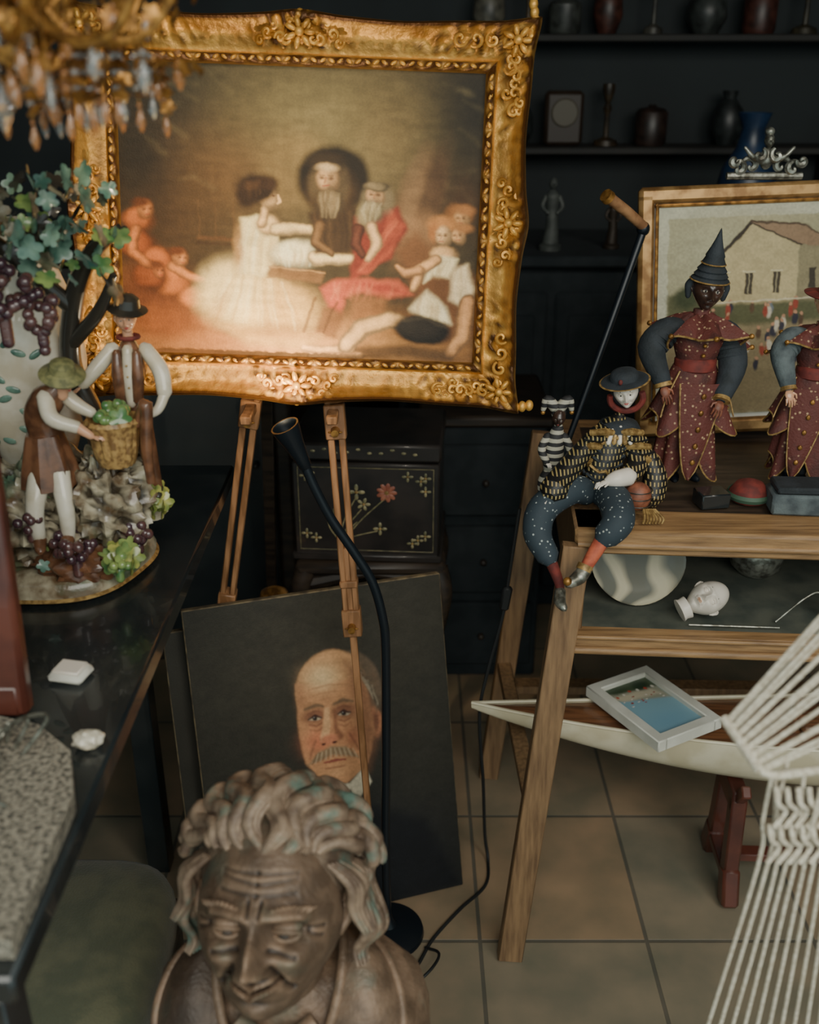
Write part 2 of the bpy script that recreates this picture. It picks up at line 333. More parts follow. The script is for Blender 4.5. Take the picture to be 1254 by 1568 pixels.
# ---------------------------------------------------------------- 2D painter for the flat artworks
def n2(ny,nx,cy,cx):
    g=rng.random((cy+2,cx+2));yy=np.linspace(0,cy,ny);xx=np.linspace(0,cx,nx)
    yi=yy.astype(int);xi=xx.astype(int);fy=(yy-yi)[:,None];fx=(xx-xi)[None,:];fy=fy*fy*(3-2*fy);fx=fx*fx*(3-2*fx)
    a=g[yi][:,xi];b=g[yi][:,xi+1];c=g[yi+1][:,xi];d=g[yi+1][:,xi+1]
    return (a*(1-fx)+b*fx)*(1-fy)+(c*(1-fx)+d*fx)*fy
class P:
    def __init__(s,nx,ny,x0,y0,x1,y1,base,warp=3):
        s.nx,s.ny=nx,ny;s.X,s.Y=np.meshgrid(np.linspace(x0,x1,nx),np.linspace(y0,y1,ny))
        s.X=s.X+(n2(ny,nx,30,36)-.5)*2*warp;s.Y=s.Y+(n2(ny,nx,30,36)-.5)*2*warp
        s.X=s.X+(n2(ny,nx,90,110)-.5)*warp*.8;s.Y=s.Y+(n2(ny,nx,90,110)-.5)*warp*.8
        s.I=np.ones((ny,nx,3))*np.array(C(base))
    def bl(s,m,c,a=1):
        m=np.clip(m,0,1);m=(m*m*(3-2*m)*a)[...,None];s.I=s.I*(1-m)+np.array(C(c))*m
    def ell(s,cx,cy,rx,ry,c,soft=.25,rot=0,a=1):
        r=math.radians(rot);dx=s.X-cx;dy=s.Y-cy;u=(dx*math.cos(r)+dy*math.sin(r))/rx;v=(-dx*math.sin(r)+dy*math.cos(r))/ry
        s.bl((1+soft-np.hypot(u,v))/(2*soft),c,a)
    def glow(s,cx,cy,rx,ry,c,a=1):
        m=np.exp(-((s.X-cx)/rx)**2-((s.Y-cy)/ry)**2)[...,None]*a;s.I=s.I*(1-m)+np.array(C(c))*m
    def seg(s,p,q):
        dx,dy=q[0]-p[0],q[1]-p[1];t=np.clip(((s.X-p[0])*dx+(s.Y-p[1])*dy)/(dx*dx+dy*dy+1e-9),0,1)
        return np.hypot(s.X-p[0]-t*dx,s.Y-p[1]-t*dy),t
    def line(s,pts,w,c,soft=1.5,a=1):
        n=len(pts);ws=list(w) if hasattr(w,'__len__') else [w]*n; best=None
        for i in range(n-1):
            d,t=s.seg(pts[i],pts[i+1]);e=(ws[i]*(1-t)+ws[i+1]*t)-d
            best=e if best is None else np.maximum(best,e)
        s.bl((best+soft)/(2*soft),c,a)
    def poly(s,pts,c,soft=2,a=1):
        n=len(pts);d=None;ins=np.zeros(s.X.shape,bool)
        for i in range(n):
            p,q=pts[i],pts[(i+1)%n];e,_=s.seg(p,q);d=e if d is None else np.minimum(d,e)
            cnd=((p[1]>s.Y)!=(q[1]>s.Y))&(s.X<(q[0]-p[0])*(s.Y-p[1])/((q[1]-p[1])+1e-9)+p[0]);ins^=cnd
        s.bl((np.where(ins,d,-d)+soft)/(2*soft),c,a)
    def form(s,cx,cy,rx,ry,c,rot=0,soft=.26,hl=.4):
        d=tuple(x*.55 for x in c);l=tuple(min(255,x*1.12+6) for x in c)
        s.ell(cx+rx*.05,cy+ry*.05,rx,ry,d,soft,rot);s.ell(cx-rx*.12,cy-ry*.12,rx*.78,ry*.78,c,.42,rot);s.ell(cx-rx*.3,cy-ry*.3,rx*.4,ry*.4,l,.8,rot,a=hl)
    def limbp(s,pts,w,c):
        d=tuple(x*.58 for x in c);l=tuple(min(255,x*1.10+6) for x in c)
        s.line(pts,w,d,2.4);q=[(x-.8,y-1.4) for x,y in pts];s.line(q,[k*.62 for k in w],c,3.6);s.line([(x-1,y-2.4) for x,y in pts],[k*.22 for k in w],l,3,.6)
    def face(s,cx,cy,r,c=(228,182,130),tilt=0,look=0):
        s.form(cx,cy,r*.82,r,c,tilt)
        dk=(70,42,28)
        s.ell(cx-look*r*.45,cy+r*.1,r*.35,r*.8,tuple(x*.6 for x in c),.7,tilt,.6)
        for q in(-1,1): s.ell(cx+look*r*.2+q*r*.3,cy-r*.08,r*.19,r*.12,dk,.7,tilt,.8);s.line([(cx+look*r*.2+q*r*.3-r*.17,cy-r*.27),(cx+look*r*.2+q*r*.3+r*.17,cy-r*.27)],r*.05,dk,1,.5)
        s.line([(cx+look*r*.25,cy-r*.1),(cx+look*r*.35,cy+r*.28)],r*.06,(150,96,64),1.2,.7);s.line([(cx+look*r*.2-r*.2,cy+r*.5),(cx+look*r*.2+r*.2,cy+r*.5)],r*.06,(150,66,50),1,.8)
    def folds(s,pts0,pts1,n,d,l,w=1.6,a=.4):
        for k in range(n):
            t=(k+.5)/n;p0=(pts0[0][0]+(pts0[1][0]-pts0[0][0])*t,pts0[0][1]+(pts0[1][1]-pts0[0][1])*t);p1=(pts1[0][0]+(pts1[1][0]-pts1[0][0])*t,pts1[0][1]+(pts1[1][1]-pts1[0][1])*t)
            j=rng.uniform(-5,5);s.line([p0,((p0[0]+p1[0])/2+j,(p0[1]+p1[1])/2),p1],[w*.4,w*rng.uniform(.6,1.9),w*.4],d if rng.random()<.5 else l,2.6,a*rng.uniform(.4,1.2))
    def blur(s,n=1):
        for _ in range(n):
            I=np.pad(s.I,((1,1),(1,1),(0,0)),mode='edge');s.I=(I[:-2,1:-1]+I[2:,1:-1]+I[1:-1,:-2]+I[1:-1,2:]+2*I[1:-1,1:-1])/6
    def grain(s,a=.15,cy=120,cx=150):
        s.I*=(1-a+2*a*n2(s.ny,s.nx,cy,cx))[...,None]*(1-a*.7+1.4*a*n2(s.ny,s.nx,cy//4,cx//6))[...,None]
    def obj(s,name,w,h,mt,parent,y=0,plane='xz',z0=0,cx=0):
        ny,nx=s.ny,s.nx;U,Vv=np.meshgrid(np.linspace(-w/2,w/2,nx),np.linspace(h,0,ny))
        V=np.stack([U+cx,np.full_like(U,y),Vv+z0],-1).reshape(-1,3) if plane=='xz' else np.stack([U+cx,Vv+z0,np.full_like(U,y)],-1).reshape(-1,3)
        i=np.arange(ny*nx).reshape(ny,nx)
        F=np.stack([i[:-1,:-1],i[1:,:-1],i[1:,1:],i[:-1,1:]],-1).reshape(-1,4)
        me=bpy.data.meshes.new(name);me.vertices.add(len(V));me.vertices.foreach_set('co',V.ravel())
        me.loops.add(F.size);me.loops.foreach_set('vertex_index',F.ravel().astype(np.int32))
        me.polygons.add(len(F));me.polygons.foreach_set('loop_start',np.arange(0,F.size,4,dtype=np.int32))
        me.update(calc_edges=True)
        a=me.color_attributes.new('Col','FLOAT_COLOR','POINT')
        a.data.foreach_set('color',np.concatenate([s.I.reshape(-1,3),np.ones((ny*nx,1))],1).ravel().astype(np.float32))
        me.materials.append(mt);me.polygons.foreach_set('use_smooth',[True]*len(F))
        ob=bpy.data.objects.new(name,me);bpy.context.scene.collection.objects.link(ob);ob.parent=parent;return ob
def empty(name,loc,rot=(0,0,0)):
    e=bpy.data.objects.new(name,None);e.location=loc;e.rotation_euler=[math.radians(a) for a in rot]
    e.empty_display_size=.1;bpy.context.scene.collection.objects.link(e);return e
CANV=vcol_mat('oil_on_canvas',.6,.2,.25);PRINT=vcol_mat('print',.4,.05)
# ================================================================ ROOM
def slab(name,c,size,m):
    b=M();b.box(c,size,m,bev=.001);return b.obj(name)
b=M();b.box((0,1.5,-.05),(4.4,4.6,.1),brick_mat('floor_tiles',(134,126,110),(152,130,106),(96,92,84),.32,.353,.0042,.32,loc=(-.135,-.047,0)),bev=.001);b.obj('floor',center=False)
WALL=mat('dark_wall_paint',(28,35,37),.8,c2=(21,27,29),scale=3)
slab('wall_back',(0,3.6,1.3),(4.0,.1,2.6),WALL)
slab('wall_left',(-1.85,1.9,1.3),(.1,3.4,2.6),WALL)
slab('wall_right',(1.85,1.9,1.3),(.1,3.4,2.6),WALL)
slab('ceiling',(0,1.9,2.65),(3.9,3.5,.1),WALL)
slab('baseboard_back',(0,3.535,.06),(3.6,.03,.12),DKWOOD)
# ================================================================ GILT-FRAMED PAINTING
def spiral(c,r0,turns,dirn=1,a0=0,n=26,z=0):
    return [(c[0]+r0*(1-.85*t)*math.cos(a0+dirn*2*pi*turns*t),-(z+.006*t),c[1]+r0*(1-.85*t)*math.sin(a0+dirn*2*pi*turns*t)) for t in np.linspace(0,1,n)]
def ornate_frame(m,W,H,w,mt):
    co=[(-W/2,H),(W/2,H),(W/2,0),(-W/2,0)];ci=[(-W/2+w,H-w),(W/2-w,H-w),(W/2-w,w),(-W/2+w,w)]
    g=lambda t:math.exp(-t*t)
    ws=np.array([0,.02,.06,.12,.18,.22,.25,.30,.36,.42,.48,.54,.60,.66,.72,.78,.83,.88,.92,.96,1.0,1.0])
    hs=np.interp(ws,[0,.02,.1,.2,.24,.3,.6,.8,.88,.95,1.0],[0,.012,.018,.014,.007,.008,.015,.031,.039,.034,.006]);hs[-1]=-.02
    for k in range(4):
        A,B=np.array(co[k]),np.array(co[(k+1)%4]);a,b_=np.array(ci[k]),np.array(ci[(k+1)%4]);L=np.linalg.norm(B-A);N=int(L/.0028);V=[]
        for i in range(N+1):
            s=i/N;bump=.10*g((s-.5)/.06)+.13*(g(s/.05)+g((1-s)/.05))-.07*(g((s-.28)/.1)+g((s-.72)/.1))
            pin=a+(b_-a)*s;pout=A+(B-A)*s
            mc=max(g(s/.20),g((1-s)/.20),g((s-.5)/.10))
            for j,u in enumerate(ws):
                uu=u*(1+bump*u);p=pin+(pout-pin)*uu;h=hs[j]
                rel=noise.noise(Vector((p[0]*75,p[1]*75,k*7.1)));rel2=abs(noise.noise(Vector((p[0]*45,p[1]*45,3+k))))
                if .25<u<.97: h+=mc*(.013*rel+.026*(.4-rel2))*math.sin(pi*(u-.25)/.72)
                if u<.22: h+=.0035*math.sin(s*L/.0065)*math.sin(pi*u/.22)+.002*rel
                V.append((p[0],-h,p[1]))
        K=len(ws);F=[(i*K+j,i*K+j+1,(i+1)*K+j+1,(i+1)*K+j) for i in range(N) for j in range(K-1)]
        m.add(V,F,mt)
        dv=(b_-a)/np.linalg.norm(b_-a)
        Li=np.linalg.norm(b_-a);n=int(Li/.013);nn=np.array([-dv[1],dv[0]])
        if nn@(A-a)<0:nn=-nn
        for i in range(n):
            p=a+dv*(i+.5)*Li/n+nn*w*.11;an=math.degrees(math.atan2(dv[1],dv[0]))+(25 if i%2 else -25)
            m.ell((p[0],-.017,p[1]),(.0058,.004,.0028),mt,R=Rm(0,-an,0),seg=8,rings=6)
        for s0,big in((0,1),(.5,.8)):
            P0=a+(b_-a)*s0+((A+(B-A)*s0)-(a+(b_-a)*s0))*.6
            for q in range(9 if big==1 else 7):
                for sg in((1,-1) if s0 else (1,)):
                    c=P0+dv*sg*(q*.012*big)+nn*math.sin(q*1.9)*.013
                    m.tube(spiral(c,.0125*big*(1-.05*q),1.2,sg*(1 if q%2 else -1),q*1.1,18,z=.024),[.0022,.0036,.0034,.003,.0022],mt,6)
            if s0==0:
                pv=(np.array(co[(k-1)%4])-A);pv/=np.linalg.norm(pv)
                for q in range(8):
                    dd=(B-A)/L if q%2 else pv
                    c=P0+dd*(.012+.012*q)
                    m.tube(spiral(c,.011,1.1,1 if q%3 else -1,q,18,z=.025),[.002,.0034,.003,.002],mt,6)
            for q in range(7):
                an=q/7*2*pi;m.ell((P0[0]+.014*math.cos(an),-.033,P0[1]+.014*math.sin(an)),(.010,.005,.0045),mt,R=Rm(0,-math.degrees(an),0),seg=8,rings=6)
            m.ell((P0[0],-.037,P0[1]),(.007,.006,.007),mt)
            Po=A+(B-A)*s0
            for q in(-2,-1,0,1,2):
                c=Po+dv*q*.011-nn*(.004+.002*abs(q))
                m.ell((c[0],-.028,c[1]),(.007,.007,.009),mt,seg=8,rings=6)
W,H,fw=.69,.568,.070
pe=empty('gilt_framed_painting',(-.178,1.575,1.045),(-10,2,0))
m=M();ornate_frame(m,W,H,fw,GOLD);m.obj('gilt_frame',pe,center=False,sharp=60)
m=M();m.box((0,.012,H/2),(W-.03,.012,H-.03),DKWOOD);m.obj('backing_board',pe,center=False)
p=P(760,640,180,96,742,566,(60,50,34),warp=1.7)
p.glow(480,190,190,130,(132,118,80),.9);p.glow(240,150,120,110,(40,38,30),.9);p.glow(720,150,80,140,(32,30,25),.9)
p.glow(350,270,95,75,(112,82,50),.7);p.glow(250,330,90,120,(72,48,28),.6)
p.glow(210,250,60,80,(34,30,24),.8)
p.ell(455,255,52,56,(140,116,74),.5,a=.6);p.glow(600,190,60,90,(126,106,70),.6)
for q in range(90):
    x=190+rng.random()*540;y=100+rng.random()*180;L_=15+rng.random()*30;an=rng.random()*1.4-.4
    p.line([(x,y),(x+L_*math.cos(an),y+L_*math.sin(an))],[1.5,4,1.5],(150,134,96) if q%2 else (46,40,30),6,.10)
p.poly([(180,420),(300,460),(520,500),(742,470),(742,566),(180,566)],(120,76,40),34,a=.8)
p.glow(460,540,220,40,(206,154,94),.85);p.glow(300,540,120,40,(150,94,50),.7)
p.line([(302,372),(366,372)],3,(96,66,40),3,.7);p.line([(302,380),(366,380)],2,(60,40,24),3,.7)
for x in(304,330,358): p.line([(x,310),(x,372)],1.2,(104,76,46),2,.4)
p.ell(642,318,34,92,(100,76,52),.35,16);p.ell(634,300,18,72,(134,106,76),.6,14,.8);p.ell(664,290,16,76,(82,62,44),.6,14,.8);p.ell(648,360,28,44,(150,114,80),.55,8,.8);p.ell(636,250,10,34,(120,98,70),.7,24,.6)
p.glow(712,300,40,50,(70,44,28),.6)
p.ell(232,470,60,60,(96,52,28),.6,a=.8)
for x,y,r,c in((210,345,24,(176,100,50)),(206,385,28,(150,80,38)),(240,412,26,(180,102,50)),(262,446,30,(184,108,52)),(292,472,22,(188,114,58)),(226,438,26,(130,70,34))):
    p.form(x,y,r,r*.85,c,soft=.4)
p.limbp([(205,362),(198,396),(222,418),(240,424)],[9,9,7,5],(190,116,62));p.limbp([(262,420),(290,436),(310,440)],[9,8,5],(200,128,70))
p.face(222,330,15,(202,130,74),look=1);p.face(274,406,14,(212,142,84),look=1);p.face(240,428,12,(184,110,60),look=1)
for x,y in((215,318),(268,395),(235,418)): p.ell(x,y,13,7,(96,54,28),.6)
p.ell(250,510,54,26,(128,74,36),.6,a=.9)
# seated woman in cream dress
p.form(398,484,94,54,(206,164,98),8,.2);p.ell(372,468,66,48,(236,206,140),.45);p.ell(440,486,50,42,(216,176,108),.6,0,.8)
p.ell(350,452,40,42,(246,220,158),.6);p.poly([(330,508),(420,524),(500,524),(480,550),(380,546)],(190,148,88),10)
p.folds([(352,425),(440,440)],[(316,500),(470,520)],26,(168,124,68),(255,238,186),2.4,.36)
p.ell(428,520,40,12,(150,108,62),.7,6,.6);p.ell(330,490,12,26,(170,124,70),.8,20,.5)
p.poly([(366,338),(392,330),(424,348),(430,392),(404,432),(362,424),(372,386)],(242,222,166),4)
p.folds([(372,342),(418,342)],[(366,425),(408,425)],7,(198,162,108),(255,246,210),2.2,.4);p.ell(366,385,8,36,(184,144,94),.8,0,.7);p.ell(420,400,8,24,(196,158,106),.8,0,.6)
p.form(412,346,20,17,(234,196,140),0,.3)
p.limbp([(402,344),(407,320)],[8,8],(226,184,130));p.form(412,302,16,19,(228,186,132),-15)
p.ell(394,288,32,23,(48,34,22),.35);p.ell(377,300,15,19,(54,38,24),.4);p.ell(408,280,18,9,(66,46,30),.5);p.folds([(376,278),(412,276)],[(380,306),(410,290)],6,(30,20,14),(92,66,42),1.8,.5);p.ell(384,284,10,6,(96,68,44),.8,0,.5)
p.line([(427,298),(430,307),(425,311)],[1.8,2.4,1.2],(230,188,134),1.2);p.ell(419,299,2.4,1.6,(70,44,30),.7)
p.limbp([(422,354),(452,350),(488,352),(506,344)],[10,9,7,4],(240,206,150))
p.form(455,392,40,24,(246,232,190),-8,.3);p.folds([(422,376),(488,384)],[(432,414),(478,410)],9,(186,154,104),(255,250,222),2,.4)
p.limbp([(486,398),(520,396),(562,396)],[12,11,6],(244,212,156));p.form(569,396,10,6,(238,200,142))
for q in range(4): p.line([(573,393+q*2),(582,391+q*2.8)],1.1,(232,192,136),.9)
# dark hooded figure
p.ell(512,270,56,54,(34,27,19),.16);p.ell(508,292,34,34,(78,58,36),.6)
p.poly([(474,325),(500,312),(550,312),(558,388),(486,392)],(64,48,31),6);p.folds([(480,322),(548,320)],[(484,388),(552,386)],9,(36,26,18),(104,80,52),2.2,.4)
p.ell(500,242,26,14,(54,42,28),.5,a=.9);p.ell(484,278,10,22,(92,76,52),.6);p.ell(526,280,10,26,(82,68,48),.6)
p.face(503,270,21,(202,162,116),look=-.6);p.ell(501,252,15,6,(212,182,138),.6)
p.form(506,308,18,22,(128,108,78),0,.45);p.folds([(490,292),(522,292)],[(494,330),(518,330)],11,(80,66,46),(168,150,116),1.4,.55)
p.limbp([(492,345),(486,372),(510,390)],[10,9,5],(112,84,54))
# figure in red cloak
p.poly([(546,330),(612,310),(630,345),(604,392),(560,422),(538,440),(545,380)],(120,52,38),5)
p.poly([(600,316),(624,340),(602,385),(568,422),(552,418),(588,372)],(166,80,56),5)
p.folds([(604,320),(626,348)],[(550,408),(566,424)],8,(100,38,28),(196,112,80),2.4,.45)
p.ell(596,300,10,20,(118,104,80),.6);p.ell(562,302,8,18,(110,98,74),.6)
p.face(577,293,18,(208,168,122),look=-.3);p.form(578,279,20,8,(128,112,84));p.form(574,318,15,18,(160,146,114),0,.45);p.ell(562,330,12,18,(146,132,100),.6)
p.folds([(562,304),(588,304)],[(562,336),(578,334)],9,(100,86,64),(190,178,148),1.4,.5)
p.limbp([(552,348),(548,374),(560,390)],[9,8,5],(92,54,40));p.limbp([(572,346),(582,372),(568,396)],[10,9,5],(222,182,132))
p.poly([(494,446),(520,430),(560,428),(616,430),(642,452),(600,460),(560,452),(532,462),(528,488),(508,478)],(172,84,60),6)
p.poly([(540,434),(600,436),(628,450),(580,448)],(146,62,46),6)
p.folds([(512,434),(632,438)],[(506,466),(628,462)],12,(110,42,32),(206,124,90),2.2,.42)
p.poly([(412,412),(500,420),(496,438),(410,432)],(124,90,56),4,a=.8);p.line([(412,414),(500,421)],1,(190,150,98),1.4,.7);p.poly([(498,478),(535,486),(520,530),(486,520)],(108,72,42),6,a=.8)
p.line([(520,470),(500,520)],2,(80,54,34),2,.7);p.line([(486,462),(468,520)],2.5,(92,62,38),2,.7)
p.poly([(540,455),(600,458),(590,500),(545,500)],(146,98,58),10,a=.6)
# right-hand group
p.poly([(610,380),(640,350),(700,400),(742,420),(742,520),(700,540),(650,470)],(110,72,44),12,a=.8)
p.ell(708,318,20,14,(150,100,56),.5);p.face(712,326,15,(214,164,110),look=-.8);p.ell(716,312,15,8,(160,108,64),.6)
p.ell(684,336,22,13,(188,130,76),.5);p.ell(670,350,8,14,(172,114,66),.6);p.face(686,354,16,(232,188,136),look=-.8);p.face(709,354,13,(218,170,118),look=-.8);p.ell(716,342,14,8,(166,114,68),.6)
p.form(686,384,22,14,(226,180,126))
p.poly([(662,404),(680,386),(708,392),(696,422),(672,418),(656,432)],(236,220,180),5);p.poly([(700,408),(724,400),(736,440),(730,482),(700,458)],(228,206,168),6)
p.folds([(666,396),(706,396)],[(660,424),(694,424)],7,(176,146,104),(254,244,214),2,.4);p.folds([(704,408),(730,404)],[(704,462),(728,470)],7,(172,140,100),(250,238,208),2,.4)
p.limbp([(674,394),(650,412),(640,442)],[10,9,6],(216,166,114));p.limbp([(728,462),(722,520),(700,552)],[15,13,9],(204,150,100));p.limbp([(650,412),(626,418),(614,408)],[8,7,4],(204,152,102))
p.poly([(636,476),(662,446),(692,470),(702,500),(660,494)],(232,216,178),7);p.folds([(652,454),(690,470)],[(646,488),(698,498)],8,(176,146,106),(254,244,216),2.2,.4)
p.limbp([(545,546),(500,552),(470,548)],[10,9,6],(220,172,114));p.limbp([(536,540),(560,512),(604,496),(642,504)],[14,17,14,12],(226,182,126))
p.form(656,510,46,24,(40,35,30),6,.2);p.line([(622,496),(660,490),(696,506)],[1,2,1],(82,72,58),3,.5)
p.line([(560,550),(640,548),(700,556)],[10,12,9],(70,52,36),8,.8);p.limbp([(480,560),(560,558)],[6,6],(180,136,90))
p.blur(3)
p.grain(.10,220,260);p.I*=(.88+.24*n2(p.ny,p.nx,60,22))[...,None]*(.92+.16*n2(p.ny,p.nx,26,70))[...,None]
p.I=p.I**1.06*np.array((1.02,.97,.87))
p.obj('painted_canvas',W-2*fw+.006,H-2*fw+.006,CANV,pe,y=-.001,z0=fw-.003)
# ================================================================ EASEL
m=M()
def rail(a,b_,w,th,gap):
    a=np.array(a);b_=np.array(b_)
    for s in(-1,1): m.beam(a+np.array([s*gap,0,0]),b_+np.array([s*gap,0,0]),w,th,WOODE)
LT,LB=np.array((-.262,1.632,1.03)),np.array((-.464,1.77,.012));
Lm=np.array((-.342,1.68,.614))
rail(LT+[0,0,.0],Lm,.0105,.02,.009);m.beam(Lm+(LT-Lm)*.06,Lm+(LB-Lm)*1.0,.010,.014,WOODE)
m.beam(Lm+(LT-Lm)*-.02,Lm+(LT-Lm)*.07,.032,.03,WOODE);m.beam(LT+(Lm-LT)*.12,LT+(Lm-LT)*.0,.034,.026,WOODE)
RT,RB=np.array((-.124,1.605,1.03)),np.array((-.074,1.52,.199))
Rk=RT+(RB-RT)*.47
rail(RT,Rk,.0105,.02,.009);m.beam(RT+(RB-RT)*.3,RB,.0125,.014,WOODE);m.beam(RB,(-.064,1.507,.027),.011,.014,BLACKR)
m.beam(Rk+(RT-RB)*.035,Rk-(RT-RB)*.025,.033,.03,WOODE);m.beam(RT+(RB-RT)*.07,RT,.034,.026,WOODE);m.beam(Rk+(RT-RB)*.10,Rk+(RT-RB)*.085,.031,.028,WOODE)
for q,sz in((LT+(Lm-LT)*.09,.008),(Lm,.008),(RT+(RB-RT)*.05,.008),(Rk,.008)):
    m.tube([q+[0,-.012,0],q+[0,-.028,0]],[sz,sz*.8],BRASS,12);m.beam(q+[-.012,-.02,0],q+[.012,-.02,0],.003,.003,BRASS)
AP=np.array((-.19,1.725,1.42))
m.beam(LT,AP,.03,.018,WOODE);m.beam(RT,AP,.03,.018,WOODE)
m.beam(AP,(-.29,2.0,.95),.025,.015,DKWOOD);m.beam((-.29,2.0,.95),(-.37,2.38,.01),.025,.015,DKWOOD)
for q in(LT,RT): m.box((q[0],1.585,1.018),(.018,.07,.014),WOODE)
m.obj('wooden_easel')
# ================================================================ PORTRAIT CANVASES
def canvas_quad(name,BL,BR,up,h,pp,th=.018,edge=(70,60,46)):
    BL=np.array(BL);BR=np.array(BR);x=(BR-BL);w=np.linalg.norm(x);x/=w;z=np.array(up,float);z-=x*(z@x);z/=np.linalg.norm(z);y=np.cross(z,x)
    e=bpy.data.objects.new(name,None);e.empty_display_size=.1;bpy.context.scene.collection.objects.link(e)
    Mx=Matrix([(x[0],y[0],z[0],(BL[0]+BR[0])/2),(x[1],y[1],z[1],(BL[1]+BR[1])/2),(x[2],y[2],z[2],(BL[2]+BR[2])/2),(0,0,0,1)])
    e.matrix_world=Mx
    b=M();b.box((0,th/2+.001,h/2),(w,th,h),mat(name+'_edge',edge,.7,c2=(120,104,76),scale=40),bev=.0015);b.obj('stretcher',e,center=False)
    pp.obj('painted_face',w-.004,h-.004,CANV,e,y=-.0005,z0=.002);return e
p=P(460,610,0,0,500,660,(40,38,31),warp=1.2)
p.glow(200,150,180,150,(54,49,38),.7);p.glow(330,590,220,150,(17,20,24),.95)
p.poly([(60,660),(110,500),(200,440),(300,436),(430,500),(500,660)],(15,16,19),16)
fx,fy=262,262
p.ell(fx+36,fy-56,66,82,(88,72,56),.06);p.ell(fx+2,fy-62,72,84,(190,142,98),.05);p.ell(fx+84,fy+12,13,32,(156,102,72),.25);p.ell(fx+84,fy+12,6,18,(98,58,42),.4)
p.poly([(fx-68,fy-90),(fx+68,fy-80),(fx+80,fy+30),(fx+62,fy+94),(fx+16,fy+128),(fx-30,fy+118),(fx-64,fy+70),(fx-70,fy)],(190,136,94),4)
p.glow(fx-16,fy-94,30,24,(228,192,142),.9);p.glow(fx-34,fy+32,28,26,(202,118,84),.9);p.glow(fx+36,fy+36,20,24,(166,96,68),.7);p.glow(fx-60,fy-60,10,40,(150,104,72),.6)
p.poly([(fx+34,fy-120),(fx+80,fy-80),(fx+86,fy+40),(fx+60,fy+108),(fx+44,fy+10)],(116,76,52),18,a=.85)
p.poly([(fx+48,fy-126),(fx+84,fy-92),(fx+100,fy-20),(fx+88,fy-6),(fx+72,fy-60)],(84,70,54),6,a=.85)
for q in range(30): 
    a_=rng.random();p.line([(fx+50+a_*36,fy-124+a_*70+rng.random()*20),(fx+64+a_*32,fy-100+a_*80+rng.random()*20)],1.2,(140,126,104) if q%2 else (62,50,38),1.4,.5)
for q,zz in enumerate((-78,-64,-52)): p.line([(fx-44,fy+zz+4),(fx-8,fy+zz),(fx+36,fy+zz+5)],1.4,(158,112,78),2.5,.6)
for s,ex in((-1,fx-36),(1,fx+22)):
    p.ell(ex,fy-20,23,15,(130,84,60),.6);p.line([(ex-18,fy-36),(ex,fy-42),(ex+18,fy-37)],[3,4.5,2.5],(112,86,62),3)
    p.ell(ex,fy-15,12,4.6,(180,160,132),.3);p.ell(ex-1,fy-15,5,4.8,(40,30,25),.3);p.ell(ex-3,fy-17,1.2,1.2,(210,205,195),.4);p.line([(ex-13,fy-15),(ex,fy-20.5),(ex+13,fy-15)],[1.4,2.8,1.4],(62,36,27),1.2)
    p.line([(ex-13,fy-26),(ex,fy-30),(ex+13,fy-26)],1.4,(116,74,53),1.6,.8)
    p.line([(ex-12,fy-4),(ex,fy+1),(ex+12,fy-4)],1.8,(130,80,58),2,.8);p.line([(ex-12,fy+6),(ex,fy+11),(ex+12,fy+5)],1.6,(148,94,68),2.4,.8)
p.line([(fx-11,fy-30),(fx-15,fy+5),(fx-21,fy+28)],[5,7,10],(214,164,118),3);p.line([(fx+3,fy-24),(fx+3,fy+12),(fx+9,fy+30)],[3,5,7],(126,78,54),4,.85)
p.ell(fx-13,fy+32,18,11,(198,124,90),.4);p.ell(fx-24,fy+39,4,2.6,(70,36,28),.5);p.ell(fx-2,fy+40,5,3,(70,36,28),.5)
p.poly([(fx-60,fy+76),(fx-38,fy+54),(fx-10,fy+47),(fx+20,fy+53),(fx+46,fy+80),(fx+14,fy+70),(fx-12,fy+64),(fx-36,fy+72)],(142,116,86),4)
for q in range(18): p.line([(fx-42+q*4.4,fy+51+abs(q-8)*.9),(fx-50+q*5.3,fy+68+abs(q-8)*1.0)],.9,(180,160,130) if q%2 else (88,64,46),1,.7)
p.line([(fx-26,fy+77),(fx-6,fy+76),(fx+16,fy+79)],[2,3.5,2],(130,64,52),2);p.line([(fx+30,fy+28),(fx+44,fy+62)],2,(126,78,56),3,.8);p.line([(fx-40,fy+30),(fx-54,fy+62)],2.4,(146,94,68),3,.8);p.glow(fx-6,fy+102,22,12,(204,152,108),.7);p.line([(fx-24,fy+90),(fx+12,fy+92)],1.8,(130,82,58),2,.7)
p.poly([(fx-34,fy+110),(fx-10,fy+128),(fx+20,fy+130),(fx+54,fy+98),(fx+64,fy+134),(fx+24,fy+180),(fx-14,fy+150)],(200,188,162),3)
p.line([(fx-10,fy+128),(fx+6,fy+150),(fx+24,fy+180)],1.2,(120,112,98),1.5,.8);p.poly([(fx+2,fy+146),(fx+22,fy+142),(fx+40,fy+230),(fx-6,fy+230)],(18,18,20),4)
p.blur(2);p.grain(.12,170,130);p.I*=(.9+.2*n2(p.ny,p.nx,70,30))[...,None]
pc=canvas_quad('portrait_canvas',(-.36,1.45,.004),(.11,1.60,.004),(-.03,.17,.64),.655,p)
p=P(60,80,0,0,500,600,(40,38,32),warp=2);p.glow(200,200,200,200,(50,46,37),.6);p.grain(.15,20,20)
canvas_quad('stretched_canvas',(-.405,1.475,.004),(.0,1.608,.004),(-.03,.17,.64),.60,p)
